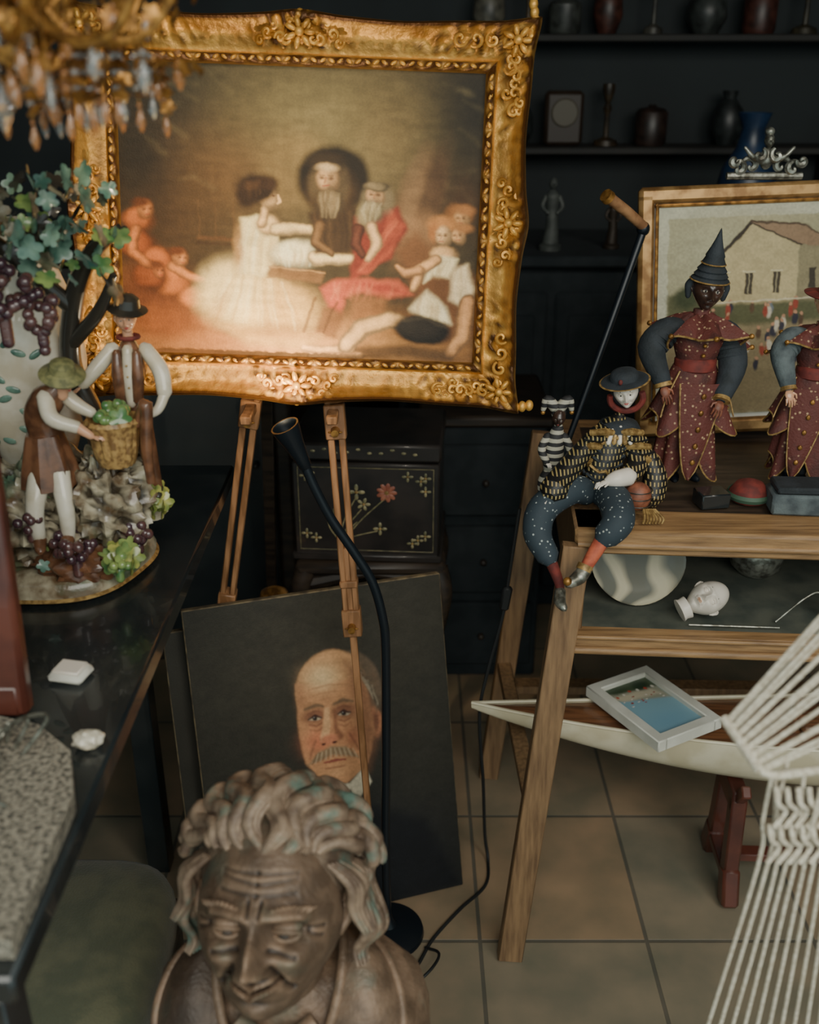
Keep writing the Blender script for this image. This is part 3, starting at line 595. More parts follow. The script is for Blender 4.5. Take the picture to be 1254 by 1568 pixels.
# ================================================================ FLOOR LAMP (gooseneck)
m=M();bx,by=-.042,1.478
m.lathe([(.001,0),(.068,0),(.07,.004),(.068,.012),(.05,.020),(.018,.026),(.010,.04),(.006,.06)],BLACKM,(bx,by,0),40)
m.tube(cr([(bx,by,.03),(-.044,1.475,.21),(-.041,1.475,.45),(-.040,1.475,.634),(-.044,1.473,.70),(-.0605,1.472,.77),(-.091,1.47,.829),(-.124,1.468,.886),(-.1485,1.466,.942),(-.160,1.465,.975)],8),.0078,BLACKM,12)
hd=np.array((-.160,1.465,.975));ht=np.array((-.187,1.452,1.045));ax=(ht-hd)/np.linalg.norm(ht-hd)
R=np.array(Vector((0,0,1)).rotation_difference(Vector(ax)).to_matrix())
m.lathe([(.007,-.004),(.010,0),(.012,.02),(.016,.045),(.021,.068),(.022,.076),(.0195,.076),(.0185,.068),(.012,.045),(.001,.035)],BLACKM,hd,28,R=R)
m.obj('gooseneck_floor_lamp')
m=M();pts=[(.20,1.70,.80),(.186,1.70,.66),(.178,1.70,.58),(.15,1.69,.45),(.138,1.68,.36),(.15,1.68,.2),(.158,1.685,.06),(.165,1.67,.006),(.155,1.60,.004),(.10,1.535,.004),(.045,1.46,.004),(.01,1.39,.004),(-.04,1.335,.004),(-.11,1.335,.004),(-.17,1.37,.004)]
m.tube(cr(pts,8),.0034,BLACKR,8);m.box((.182,1.70,.615),(.018,.014,.05),BLACKR,R=Rm(0,8,0),bev=.004)
m.tube(cr([(.03,1.44,.004),(.055,1.41,.02),(.035,1.36,.03),(-.02,1.325,.006)],8),.0028,BLACKR,8)
m.obj('power_cord')
m=M();m.box((-.066,1.386,.02),(.10,.040,.036),WHITEC,R=Rm(0,0,-6));m.obj('white_card_box')
# ================================================================ LACQUER CHEST ON STOOL
m=M();cx,cy=-.085,2.135
m.box((cx,cy,.520),(.33,.28,.03),DKWOOD,bev=.01)
for sx in(-1,1):
    for sy in(-1,1):
        x=cx+sx*.145;y=cy+sy*.115
        m.tube(cr([(x,y,.515),(x+sx*.012,y+sy*.01,.45),(x-sx*.004,y,.3),(x+sx*.002,y,.12),(x+sx*.02,y+sy*.015,.012)],6),[.026,.024,.015,.012,.016],DKWOOD,10)
for sy in(-1,1): m.tube(cr([(cx-.14,cy+sy*.115,.48),(cx,cy+sy*.12,.505),(cx+.14,cy+sy*.115,.48)],8),[.02,.01,.02],DKWOOD,8)
for sx in(-1,1): m.beam((cx+sx*.145,cy-.115,.49),(cx+sx*.145,cy+.115,.49),.02,.03,DKWOOD,up=(1,0,0))
m.obj('wooden_stool')
m=M();R=Rm(0,0,-4)
m.box((cx,cy,.653),(.315,.245,.225),CHESTM,R=R,bev=.004);m.box((cx,cy,.79),(.323,.252,.040),CHESTM,R=R,bev=.006);m.box((cx,cy,.545),(.327,.256,.016),CHESTM,R=R,bev=.003)
fr=TT((cx,cy,0),R)
INLAY=mat('mother_of_pearl',(160,148,108),.3,c2=(104,102,74),scale=70);RFL=mat('red_inlay_flower',(124,66,50),.4,c2=(160,100,76),scale=70)
def flower(x,z,r,mt,n=6):
    for i in range(n):
        a=2*pi*i/n;m.ell((x+r*.6*math.cos(a),-.1235,z+r*.6*math.sin(a)),(r*.42,.0014,r*.24),mt,R=Rm(0,-math.degrees(a),0),seg=8,rings=6,T=fr)
    m.ell((x,-.1245,z),(r*.22,.0016,r*.22),GOLDTR,seg=8,rings=6,T=fr)
flower(.045,.70,.022,RFL,9);flower(-.02,.70,.018,INLAY,4);flower(-.005,.672,.015,INLAY,5);flower(.03,.615,.015,INLAY,4)
for x,z in((.128,.735),(.118,.728),(.128,.705),(.128,.60),(.112,.59),(.10,.582),(-.13,.735),(-.12,.742),(-.13,.60),(.09,.738),(-.11,.59)): flower(x,z,.012,INLAY,4)
for x0,z0,x1,z1 in((-.06,.585,-.02,.69),(-.055,.585,-.01,.66),(-.05,.585,.045,.69),(-.06,.585,-.085,.64),(-.05,.585,-.02,.63),(-.055,.585,.025,.61),(-.06,.585,-.07,.66)):
    m.tube(cr([(x0,-.1235,z0),((x0+x1)/2-.006,-.1235,(z0+z1)/2),(x1,-.1235,z1)],5),.0012,INLAY,5,T=fr)
for z in(.755,.562): m.tube([(-.145,-.1232,z),(.145,-.1232,z)],.0006,INLAY,5,T=fr)
for x in(-.145,.145): m.tube([(x,-.1232,.562),(x,-.1232,.755)],.0006,INLAY,5,T=fr)
for k in range(10): m.ell((-.11+k*.024,-.1265,.793+.005*math.sin(k*2)),(.005,.0012,.003),INLAY,T=fr,seg=8,rings=5)
m.obj('lacquer_flower_chest')
m=M();m.box((.19,2.55,.36),(.30,.34,.72),BGCLOTH,bev=.006)
for z in(.14,.36,.58): m.box((.19,2.372,z),(.27,.02,.19),BGCLOTH,bev=.006);m.ell((.19,2.352,z),(.009,.009,.009),DKWOOD)
m.box((.19,2.55,.735),(.33,.37,.03),DKWOOD,bev=.008);m.obj('dark_drawer_cabinet')
# ================================================================ VITRINE TABLE
m=M();yaw=-4;O=np.array((.27,1.485,0));ex=np.array((math.cos(math.radians(yaw)),math.sin(math.radians(yaw)),0));ey=np.array((-ex[1],ex[0],0))
TW,TD=.76,.54;R=Rm(0,0,yaw)
def L3(x,y,z): return O+ex*x+ey*y+np.array((0,0,z))
Tb=TT(O,R)
TOPD=mat('dark_table_top',(64,52,42),.4,c2=(44,36,30),scale=8,stretch=(1,8,8))
m.box((TW/2,TD/2+.03,.848),(TW,TD-.08,.022),TOPD,T=Tb,bev=.001)
m.box((TW/2,.035,.848),(TW+.01,.09,.026),OAKX,T=Tb,bev=.005);m.box((TW/2,TD-.02,.848),(TW,.05,.024),OAKX,T=Tb,bev=.004)
m.box((.02,TD/2,.848),(.05,TD,.026),OAK,T=Tb,bev=.004)
m.box((TW/2,.004,.828),(TW,.018,.022),OAKX,T=Tb,bev=.004);m.tube([L3(0,-.008,.836),L3(TW,-.008,.836)],.006,OAKX,10)
m.box((TW/2,.012,.652),(TW,.034,.030),OAKX,T=Tb,bev=.005);m.tube([L3(0,-.008,.640),L3(TW,-.008,.640)],.007,OAKX,10);m.tube([L3(0,-.007,.664),L3(TW,-.007,.664)],.004,OAKX,10)
DGREY=mat('grey_green_lining',(88,90,80),.7,c2=(60,66,60),scale=12)
m.box((TW/2,TD/2,.655),(TW-.02,TD-.02,.02),DGREY,T=Tb);m.box((TW/2,TD-.02,.745),(TW,.015,.19),DGREY,T=Tb)
m.box((.012,TD/2,.745),(.015,TD-.03,.17),OAK,T=Tb);m.box((TW-.012,TD/2,.745),(.015,TD-.03,.17),OAK,T=Tb)
m.beam((.188,1.420,.0),(.268,1.478,.835),.046,.026,OAK);m.beam((.185,1.95,.0),(.275,2.0,.84),.044,.026,OAK)
m.beam((1.10,1.36,.0),(1.03,1.42,.84),.044,.026,OAK);m.beam((1.12,1.95,.0),(1.05,1.95,.84),.044,.026,OAK)
m.beam((.225,1.47,.30),(.212,1.96,.30),.02,.03,OAK,up=(1,0,0))
m.beam((.21,1.97,.24),(1.11,1.95,.24),.02,.04,OAK,up=(0,1,0))
m.obj('oak_display_table')
m=M();R_=Rm(78,0,-6)
SWIRL=mat('reflection_swirl',(92,90,78),.25,c2=(184,174,146),scale=3.6,kind='X',lo=.3,hi=.9,coat=.4)  # swirl colours on the plate imitate a reflection in the vitrine
for n_ in SWIRL.node_tree.nodes:
    if n_.type=='TEX_WAVE': n_.inputs['Distortion'].default_value=11;n_.inputs['Detail Scale'].default_value=2.4;n_.inputs['Detail'].default_value=1
m.lathe([(.001,0),(.05,0),(.07,.006),(.076,.012),(.072,.013),(.05,.006),(.001,.005)],SWIRL,(0,0,0),40,T=TT(tuple(L3(.12,.12,.742)),R_),fn=lambda a,r,z:(r*(1+.06*math.cos(2*a)+.03*math.sin(3*a)),z))
m.obj('reflection_swirl_plate')
m=M();T=TT((.507,1.535,.705),Rm(0,0,-8)@Rm(-38,0,0)@Rm(0,62,0),.039);head(m,T,MASKW,n=64,ear=True,brow=SILVER,lip=SKINP)
m.lathe([(.5,-.9),(.46,-1.15),(.52,-1.3),(.001,-1.3)],MASKW,T=T,seg=20)
m.obj('porcelain_mask_head')
m=M();c=L3(.40,.06,.667)
m.tube(cr([c+[-.05,0,0.003],c+[0,.01,.045],c+[.03,.015,.05],c+[.08,.0,.03],c+[.11,.0,.004]],8),.0016,SILVER,6)
m.tube(cr([c+[-.2,-.01,.003],c+[-.1,-.022,.006],c+[-.05,-.02,.003]],8),.0016,SILVER,6)
for k in range(9):
    a=k*.9;m.tube([(c[0]+.10+.02*math.cos(a)+t*.004*math.cos(a*3),c[1]+.02+.015*math.sin(a),c[2]+.004+.018*abs(math.sin(a+t))) for t in np.linspace(0,3,8)],.0022,SILVER,6)
m.lathe([(.001,0),(.014,0),(.012,.003),(.003,.006),(.003,.022),(.014,.03),(.017,.05),(.015,.05),(.012,.032),(.001,.028)],SILVER,L3(.44,.08,.666),24)
m.obj('silver_trinkets')
m=M();c=L3(.36,.25,.667);m.lathe([(.001,0),(.03,0),(.045,.015),(.05,.04),(.035,.07),(.02,.085),(.026,.1),(.022,.1),(.016,.085),(.001,.01)],SILVER,c,28);m.obj('pewter_vase')
# ================================================================ MODEL BOAT
bt=empty('model_boat_hull',(.12,1.66,0),(0,0,-3))
m=M();LN=1.05;n=70;K=15;V=[]
def hw(t): return .102*min(1,(math.sin(min(t*1.15,1)*pi/2)))**.85*(1-.55*max(0,(t-.65)/.35)**2)
def kd(t): return .012+.115*math.sin(min(1,t*1.35)*pi/2)**.9*(1-.75*max(0,(t-.6)/.4)**2)
def sh(t): return .385+.022*(1-2*t)**2
for i in range(n+1):
    t=i/n;w_=max(hw(t),.0006);d=kd(t)
    for j in range(K):
        a=pi*j/(K-1);V.append((LN*t+ .0,-w_*math.copysign(abs(math.cos(a))**.7,math.cos(a)),sh(t)-d*math.sin(a)**1.2))
F=[(i*K+j,(i+1)*K+j,(i+1)*K+j+1,i*K+j+1) for i in range(n) for j in range(K-1)];F.append(tuple(n*K+j for j in range(K)));F.append(tuple(range(K))[::-1])
m.add(V,F,HULL)
V=[];
for i in range(n+1):
    t=i/n;w_=max(hw(t)-.005,.0003)
    for j in range(5): q=-1+j/2;V.append((LN*t+.004*(1-t),w_*q,sh(t)-.004+.004*(1-q*q)))
m.add(V,[(i*5+j,i*5+j+1,(i+1)*5+j+1,(i+1)*5+j)[::-1] for i in range(n) for j in range(4)],DECK)
for s in(-1,1): m.tube([(LN*i/n,s*max(hw(i/n)-.002,0),sh(i/n)) for i in range(n+1)],.0034,HULL,6)
m.lathe([(.001,0),(.012,0),(.014,.004),(.010,.008),(.001,.008)],SILVER,(.14,.0,sh(.14)-.001),20)
m.box((.70,0,.395),(.16,.09,.022),DECK,bev=.006);m.tube([(.62,0,.38),(.62,0,.44)],.008,DECK,10)
m.obj('hull',bt,center=False,sharp=50)
m=M()
for x in(.52,.90):
    m.box((x+.0,0,.235),(.030,.12,.05),REDWOOD,bev=.004)
    for s in(-1,1):
        m.beam((x,s*.045,.24),(x,s*.062,.06),.030,.034,REDWOOD,up=(0,1,0),bev=.004);m.beam((x,s*.060,.08),(x,s*.085,.004),.034,.044,REDWOOD,up=(0,1,0),bev=.006)
        m.beam((x,s*.045,.235),(x,s*.088,.285),.024,.018,REDWOOD,up=(1,0,0),bev=.003)
    m.beam((x,-.06,.06),(x,.06,.06),.018,.03,REDWOOD,up=(1,0,0))
m.beam((.52,0,.06),(.90,0,.06),.018,.03,REDWOOD,up=(0,1,0))
m.obj('cradle_stand',bt,center=False)
be=empty('white_box_frame_picture',(.464,1.638,.4135),(1,-1.5,-62))
m=M();fw2,fh2=.215,.152
for s in(-1,1):
    m.box((0,s*(fh2/2-.011),0),(fw2,.022,.024),WHITEC,bev=.002);m.box((s*(fw2/2-.011),0,0),(.022,fh2-.03,.0238),WHITEC,bev=.002)
m.box((0,0,-.006),(fw2-.01,fh2-.01,.01),WHITEC);m.obj('frame',be,center=False)
p=P(170,110,0,0,170,110,(128,166,180),warp=1)
p.poly([(0,0),(80,0),(60,60),(40,110),(0,110)],(150,150,130),6);p.poly([(0,0),(36,0),(30,50),(14,110),(0,110)],(66,80,56),5);p.poly([(34,20),(60,10),(50,90),(30,110)],(196,186,160),6)
p.glow(140,60,40,60,(110,152,174),.8);p.ell(20,30,16,16,(40,58,38),.5);p.ell(12,80,12,20,(50,66,42),.5)
for k in range(16): p.ell(40+rng.random()*34,12+rng.random()*85,1.6,2.6,(230,220,210) if k%2 else (150,60,50),.4)
for k in range(6): p.ell(26+rng.random()*8,10+k*17,4,3,(180,70,50) if k%2 else (220,214,200),.4)
p.obj('beach_print',fw2-.042,fh2-.042,PRINT,be,y=.002,plane='xy',z0=-(fh2-.042)/2)
# ================================================================ GABLED-HOUSE PAINTING
he=empty('gold_framed_house_painting',(.745,1.925,.873),(-9,-2,3))
m=M();w_,h_=.60,.470
for (x0,x1,z0,z1) in((-w_/2,w_/2,h_-.03,h_),(-w_/2,w_/2,0,.03)):
    m.box(((x0+x1)/2,0,(z0+z1)/2),(x1-x0,.022,.03),GOLDF,bev=.007)
for s in(-1,1): m.box((s*(w_/2-.015),0,h_/2),(.03,.022,h_-.02),GOLDF,bev=.007)
for s in(-1,1):
    m.tube([(s*(w_/2-.034),-.008,.03),(s*(w_/2-.034),-.008,h_-.03)],.0035,BRASS,8)
m.tube([(-w_/2+.03,-.008,h_-.034),(w_/2-.03,-.008,h_-.034)],.0035,BRASS,8)
m.box((0,.004,h_/2),(w_-.04,.01,h_-.04),WHITEC);m.obj('frame',he,center=False)
p=P(400,320,0,0,330,260,(190,188,166),warp=1.2)
p.poly([(12,14),(330,14),(330,260),(12,260)],(156,150,118),1);p.glow(60,60,60,60,(172,168,138),.8);p.glow(300,50,50,50,(134,132,108),.7);p.glow(120,20,80,20,(176,166,132),.5)
p.poly([(64,70),(112,22),(170,48),(170,124),(66,124)],(184,168,126),1.5);p.poly([(170,48),(222,56),(222,122),(170,124)],(136,126,96),1.5)
p.line([(60,76),(112,21),(172,50)],[2.2,2.6,2.2],(52,44,35),1.2);p.line([(112,21),(174,27),(226,60)],[1.8,1.8,1.8],(76,60,46),1.2);p.poly([(113,22),(176,28),(224,60),(172,50)],(140,114,88),1.2)
for x in(76,106,140): p.poly([(x,82),(x+9,82),(x+9,108),(x,108)],(62,54,42),1);p.line([(x+4.5,82),(x+4.5,108)],.7,(150,140,110),.8);p.line([(x-2,81),(x+11,81)],1,(208,196,158),1)
for x in(184,204): p.poly([(x,80),(x+7,80),(x+7,104),(x,104)],(56,50,40),1)
p.poly([(12,106),(40,102),(70,120),(330,118),(330,150),(12,150)],(86,86,58),4);p.poly([(12,150),(330,140),(330,260),(12,260)],(140,124,92),5)
p.ell(36,110,16,14,(58,64,40),.4)
for q in range(26): p.ell(226+rng.random()*100,50+rng.random()*70,9,7,(64+int(rng.random()*40),56+int(rng.random()*34),38),.5)
for k in range(110):
    x=20+rng.random()*300;y=122+rng.random()*80;c=[(144,62,46),(204,192,170),(50,48,58),(84,64,46),(108,116,122)][k%5];p.ell(x,y,3.2,7,c,.4);p.ell(x,y-8,2,2.2,(184,138,106),.4)
p.line([(66,118),(222,116)],1,(204,192,160),1)
p.grain(.12);p.obj('painted_panel',w_-.076,h_-.076,CANV,he,y=-.0045,z0=.038)
m=M();c0=np.array((.66,1.995,1.352))
for s in(-1,1):
    for k,(r,dx,dz) in enumerate(((.018,.028,.012),(.014,.05,.008),(.013,.016,.032),(.010,.062,.022))):
        m.tube([(c0[0]+s*(dx+r*(1-.8*t)*math.cos(5*t+k)),c0[1]-.004*k,c0[2]+dz+r*(1-.8*t)*math.sin(5*t+k)) for t in np.linspace(0,1.2,20)],[.003,.007,.006,.003],SILVER,7)
    m.limb([(c0[0]+s*.01,c0[1],c0[2]+.02),(c0[0]+s*.03,c0[1]-.01,c0[2]+.03),(c0[0]+s*.045,c0[1]-.01,c0[2]+.045)],[.006,.005,.003],SILVER)
m.ell(c0+[0,0,.025],(.013,.01,.02),SILVER);head(m,TT(c0+[0,-.004,.056],None,.013),SILVER,n=20,ear=False);m.tube([(c0[0]-.07,c0[1],c0[2]-.006),(c0[0]+.07,c0[1],c0[2]-.006)],.007,SILVER,8)
m.ell(c0+[0,0,.072],(.009,.009,.008),SILVER)
m.obj('silver_cherub_crest')
m=M()
m.tube(cr([(.275,1.755,.862),(.345,1.80,1.07),(.410,1.85,1.262)],6),[.0055,.0065,.0075],BLACKM,12);m.ell((.412,1.851,1.272),(.012,.012,.013),BLACKM)
m.tube([(.413,1.85,1.275),(.375,1.825,1.305),(.336,1.80,1.332)],[.009,.0095,.010],mat('cane_handle',(160,118,80),.4,c2=(120,84,56),scale=40),14)
m.tube([(.338,1.801,1.330),(.331,1.797,1.336)],[.0125,.0115],BRASS,16);m.tube([(.276,1.756,.872),(.275,1.755,.864)],[.0075,.006],BRASS,10)
m.obj('walking_cane')
# ================================================================ DOLLS
def hem(m,T,mt,r0,r1,z0,z1,pts,amp,fold=.06,seg=72,rows=14,dz=.02,ell_=(1,.75),pw=.8,trim=True):
    V=[]
    for i in range(rows+1):
        t=i/rows
        for j in range(seg):
            a=2*pi*j/seg;f=1+fold*t*math.sin(a*pts*2+1)+.03*t*math.sin(a*5)+amp*t*t*abs(math.sin(a*pts/2))**4
            r=(r0+(r1-r0)*t**pw)*f;z=z0+(z1-z0)*t-dz*t*t*abs(math.sin(a*pts/2))**3
            V.append((r*math.cos(a)*ell_[0],r*math.sin(a)*ell_[1],z))
    F=[(i*seg+j,(i+1)*seg+j,(i+1)*seg+(j+1)%seg,i*seg+(j+1)%seg) for i in range(rows) for j in range(seg)]
    F.append(tuple(range(seg)))
    m.add(V,F,mt,T)
    if trim: m.tube([V[rows*seg+j%seg] for j in range(seg+1)],.0014,GOLDTR,6,T=T)
def jester(name,base,lean,tall=.43,face=DARKFACE,dress=REDFL,sleeve=DKCLOTH,hat='cone',armL=None,armR=None,yaw=0,wide=1.10):
    m=M();k=tall/.43;T0=TT(base,Rm(0,0,yaw)@Rm(lean[0],lean[1],0),k)
    T=T0.copy();T[:3,:3]=T0[:3,:3]@np.diag((wide,1.05,1))
    for s in(-1,1):
        m.limb([(s*.014,0,.13),(s*.016,-.006,.06),(s*.014,-.004,.018)],[.014,.011,.008],DKCLOTH,T=T)
        m.limb([(s*.014,.004,.010),(s*.016,-.012,.009),(s*.018,-.024,.008)],[.009,.009,.006],BLACKM,T=T)
    hem(m,T,dress,.032,.046,.19,.052,4,.22,dz=.045,pw=.6,fold=.12);hem(m,T,REDFL,.034,.060,.205,.130,4,.34,dz=.036,pw=.9,fold=.08)
    V=[];
    for i in range(13):
        t=i/12;hw_=.034*(1-t)**.6+.002
        for j in range(7): q=-1+j/3;V.append((hw_*q-.010*t,-.050-.010*t+.006*q*q,.185-.165*t))
    m.add(V,[(i*7+j,(i+1)*7+j,(i+1)*7+j+1,i*7+j+1) for i in range(12) for j in range(6)],dress,T)
    m.tube([V[i*7] for i in range(13)]+[V[i*7+6] for i in range(12,-1,-1)],.0014,GOLDTR,6,T=T)
    for q in range(5): m.ell((-.010*q/5,-.0535-.002*q,.165-.028*q),(.004,.0022,.005),BRASS,T=T,seg=8,rings=6)
    m.lathe([(.026,.195),(.032,.20),(.032,.215),(.028,.22)],REDPL,T=T,seg=28)
    m.lathe([(.028,.215),(.033,.232),(.038,.25),(.034,.266),(.018,.275),(.013,.288),(.012,.30)],dress,T=T,seg=28,fn=lambda a,r,z:(r*(.8+.25*abs(math.cos(a))),z))
    V=[(0,0,.292)];n=64
    for ring,(rr,zz) in enumerate(((.018,.290),(.042,.284),(.067,.262))):
        for j in range(n):
            a=2*pi*j/n;q=rr*(1+ (.46*(abs((j%8)-4)/4-.4) if ring==2 else 0));V.append((q*math.cos(a)*1.02,q*math.sin(a)*.85,zz-.030*max(0,math.cos(2*a))*(ring/2)+.004*math.sin(a*8+1)))
    F=[(0,1+j,1+(j+1)%n) for j in range(n)]+[(1+r*n+j,1+(r+1)*n+j,1+(r+1)*n+(j+1)%n,1+r*n+(j+1)%n) for r in(0,1) for j in range(n)]
    m.add(V,F,dress,T);m.tube([V[1+2*n+j%n] for j in range(n+1)],.0018,GOLDTR,6,T=T)
    for j in range(0,n,8): m.ell(V[1+2*n+j],.0046,BRASS,T=T,seg=8,rings=6)
    for z,y in((.262,-.034),(.245,-.032),(.228,-.030)): m.ell((0,y,z),.0035,BRASS,T=T,seg=8,rings=6)
    for s in(-1,1):
        m.tube(cr([(s*.03,-.02,.20),(s*.05,-.03,.155),(s*.058,-.036,.125)],6),.0013,GOLDTR,6,T=T)
    for arm,s in((armL,-1),(armR,1)):
        a0,a1,a2,a3=[np.array(q_,float) for q_ in arm]
        m.limb([a0,a1,a2,a3],[.015,.022,.022,.014],sleeve,16,T=T)
        for q in range(5):
            e0=a1+(a2-a1)*(q/4-.1);dd=(a2-a1)/np.linalg.norm(a2-a1)
            m.tube([e0,e0+dd*.005],[.0228-.001*abs(q-2),.0232-.001*abs(q-2)],sleeve,16,T=T)
        e=a3;d=e-a2;d/=np.linalg.norm(d)
        m.tube([e+d*.002,e+d*.009],[.013,.0145],GOLDTR,14,T=T)
        w=T[:3,:3]@(e+d*.008)+T[:3,3];hand(m,w,T[:3,:3]@d,.034*k,SKINP if face is not DARKFACE else BALL,s,up=(0,-1,.3))
    hT=T0@TT((.004,-.004,.335),Rm(6,4,-8),.036)
    head(m,hT,face,n=40,eyes=EYEB,lip=LIP if face is not DARKFACE else None,brow=EYEB if face is not DARKFACE else None)
    if hat=='cone':
        m.lathe([(.78,.30),(.88,.33),(.86,.44),(.74,.52),(.78,.60),(.64,.76),(.68,.84),(.52,1.05),(.55,1.13),(.42,1.4),(.44,1.48),(.28,1.85),(.16,2.2),(.05,2.6),(.001,2.72)],DKCLOTH,T=hT,seg=24)
        m.lathe([(.87,.32),(.92,.36),(.87,.40)],GOLDTR,T=hT,seg=28);m.lathe([(.56,1.10),(.585,1.13),(.55,1.16)],GOLDTR,T=hT,seg=24)
        for s in(-1,1):
            m.limb([(s*.72,.1,.3),(s*.84,.15,.0),(s*.80,.1,-.5)],[.16,.20,.12],DKCLOTH,T=hT)
    else:
        m.lathe([(.80,.35),(1.35,.30),(1.4,.36),(.82,.46),(.72,.8),(.4,1.0),(.001,1.05)],REDPL,T=hT,seg=28)
    return m.obj(name)
jester('jester_doll',(.478,1.675,.868),(-2,1.5),.43,armL=[(-.026,0,.268),(-.050,.0,.264),(-.074,-.008,.236),(-.060,-.030,.185)],armR=[(.026,0,.268),(.046,.0,.256),(.052,-.02,.210),(.030,-.050,.165)],yaw=6)
jester('pierrot_doll',(.672,1.67,.868),(-4,3),.40,face=SKINP,sleeve=GREYCL,hat='cap',armL=[(-.026,0,.270),(-.048,-.01,.266),(-.062,-.03,.240),(-.046,-.05,.19)],armR=[(.028,0,.262),(.052,.0,.24),(.060,-.02,.195),(.055,-.04,.155)],yaw=-14,wide=1.02)
m=M();m.box((.505,1.575,.875),(.05,.040,.026),BLACKLAQ,R=Rm(0,0,10));m.obj('black_wooden_block')
m=M();m.box((.65,1.555,.880),(.11,.06,.036),GREYCL,R=Rm(0,0,-6),bev=.004);m.box((.65,1.555,.905),(.10,.056,.012),DKCLOTH,R=Rm(0,0,-3),bev=.003);m.obj('stacked_books')
m=M();c_=(.574,1.595,.864);m.lathe([(.001,0),(.030,0),(.034,.006),(.032,.016),(.022,.030),(.001,.038)],REDPL,c_,28);m.lathe([(.0345,.004),(.037,.010),(.0345,.016),(.033,.010)],mat('green_band',(60,84,66),.6),c_,28);m.obj('red_felt_cap')
# seated doll with mask face and lamellar costume
m=M();pel=np.array((.305,1.565,.894));ch=np.array((.335,1.59,.985))
m.limb([pel,(pel+ch)/2+[0,-.006,0],ch,ch+[.008,.004,.022]],[.027,.028,.032,.014],STRIPE,22)
for t in np.linspace(0,1,8):
    q=pel+(ch-pel)*t+np.array((0,-.004,0));a=np.linspace(0,2*pi,33);rr=.0295+.002*math.sin(t*6)
    m.tube([(q[0]+rr*math.cos(x)+.003*math.sin(6*x),q[1]+rr*math.sin(x),q[2]+.0035*math.cos(8*x)-rr*.3*math.cos(x)) for x in a],.0024,GOLDTR if int(t*7)%2 else DKCLOTH,6)
m.lathe([(.014,0),(.03,-.006),(.036,-.016),(.034,-.017),(.014,-.006)],DKCLOTH,ch+[.008,.002,.024],28)
for q in range(-3,4): m.limb([ch+[.006+.006*q,-.024,.018-.002*abs(q)],ch+[.004+.009*q,-.034,-.006]],[.003,.0042],GOLDTR if q%2 else MASKW,8)
for s in(-1,1):
    for q in range(5):
        c=ch+[s*(.022+.007*q),-.008,.014-.012*q];m.tube([c+[-.020,-.016,-.006],c+[0,-.028,0],c+[.020,-.016,-.006]],[.005,.0065,.005],STRIPE if q%2 else GOLDTR,8)
hc=np.array((.352,1.603,1.053));hT=TT(hc,Rm(8,-10,-12),.028)
m.ell(hc+[.001,.009,.001],(.0245,.022,.031),DKCLOTH)
head(m,hT,MASKW,n=44,eyes=EYEB,lip=LIP,brow=EYEB,ear=False)
m.tube(cr([tuple((hT[:3,:3]@np.array((.95*math.cos(a),-.05,-.45+.85*math.sin(a))))+hT[:3,3]) for a in np.linspace(pi*.9,pi*2.1,14)],3),.0052,REDPL,8)
m.lathe([(.7,.58),(1.35,.56),(1.45,.62),(1.25,.70),(.85,.76),(.82,1.02),(.7,1.2),(.4,1.32),(.001,1.35)],DKCLOTH,T=hT,seg=32);m.lathe([(1.4,.59),(1.48,.62),(1.42,.65)],GOLDTR,T=hT,seg=32)
m.ell(tuple((hT[:3,:3]@np.array((-.2,-.88,.92)))+hT[:3,3]),(.0035,.003,.0045),REDPL)
aL=[ch+[-.024,0,.0],(.276,1.56,.955),(.240,1.52,.927),(.228,1.50,.918)];m.limb(aL,[.014,.018,.021,.023],STRIPE,18)
hand(m,(.222,1.497,.914),(-.4,-.4,-.3),.026,MASKW,1)
aR=[ch+[.026,0,0],(.372,1.56,.945),(.352,1.53,.933),(.335,1.517,.933)];m.limb(aR,[.014,.017,.015,.013],STRIPE,18)
m.limb([(.352,1.522,.935),(.33,1.512,.934),(.318,1.51,.932)],[.015,.014,.010],MASKW,12);hand(m,(.318,1.51,.932),(-.8,-.3,-.2),.028,MASKW,-1)
m.limb([(.388,1.572,.955),(.403,1.56,.92),(.398,1.55,.887)],[.014,.020,.022],STRIPE,18);m.ell((.368,1.518,.902),(.022,.020,.024),BALL)
for z in(.89,.902,.914): m.tube([(.368+.0225*math.cos(a),1.518+.0205*math.sin(a),z) for a in np.linspace(0,2*pi,21)],.001,DKP,5)
for q in range(7): m.tube(cr([(.376+.003*q,1.505,.885),(.376+.005*q,1.492,.875),(.374+.005*q,1.49,.866)],4),.0018,GOLDTR,5)
l1=[pel+[-.012,-.01,.0],(.262,1.53,.908),(.215,1.50,.890),(.204,1.478,.855),(.220,1.452,.825)];m.limb(l1,[.022,.024,.025,.023,.018],BLUEFL,18)
m.limb([(.220,1.452,.828),(.236,1.444,.79),(.240,1.440,.775)],[.010,.008,.007],REDPL,10);m.limb([(.240,1.438,.773),(.238,1.423,.762),(.243,1.408,.757)],[.009,.010,.006],SILVER,10)
l2=[pel+[.014,-.012,.0],(.328,1.505,.900),(.325,1.452,.888),(.305,1.440,.866)];m.limb(l2,[.024,.027,.026,.021],BLUEFL,18)
m.limb([(.306,1.445,.868),(.285,1.427,.840),(.272,1.418,.820)],[.013,.011,.009],ORANGE,12);m.limb([(.274,1.418,.823),(.262,1.408,.812),(.245,1.398,.806)],[.011,.012,.008],SILVER,12);m.tube([(.274,1.420,.828),(.270,1.416,.820)],.0125,GOLDTR,12)
m.ell((.243,1.395,.812),(.007,.007,.007),BRASS)
m.obj('seated_masked_doll')
m=M();q=np.array((.246,1.625,.862))
BW=mat('black_white_stripe',(30,30,32),.7,c2=(168,164,148),scale=24,kind='Z',lo=.5,hi=.56)
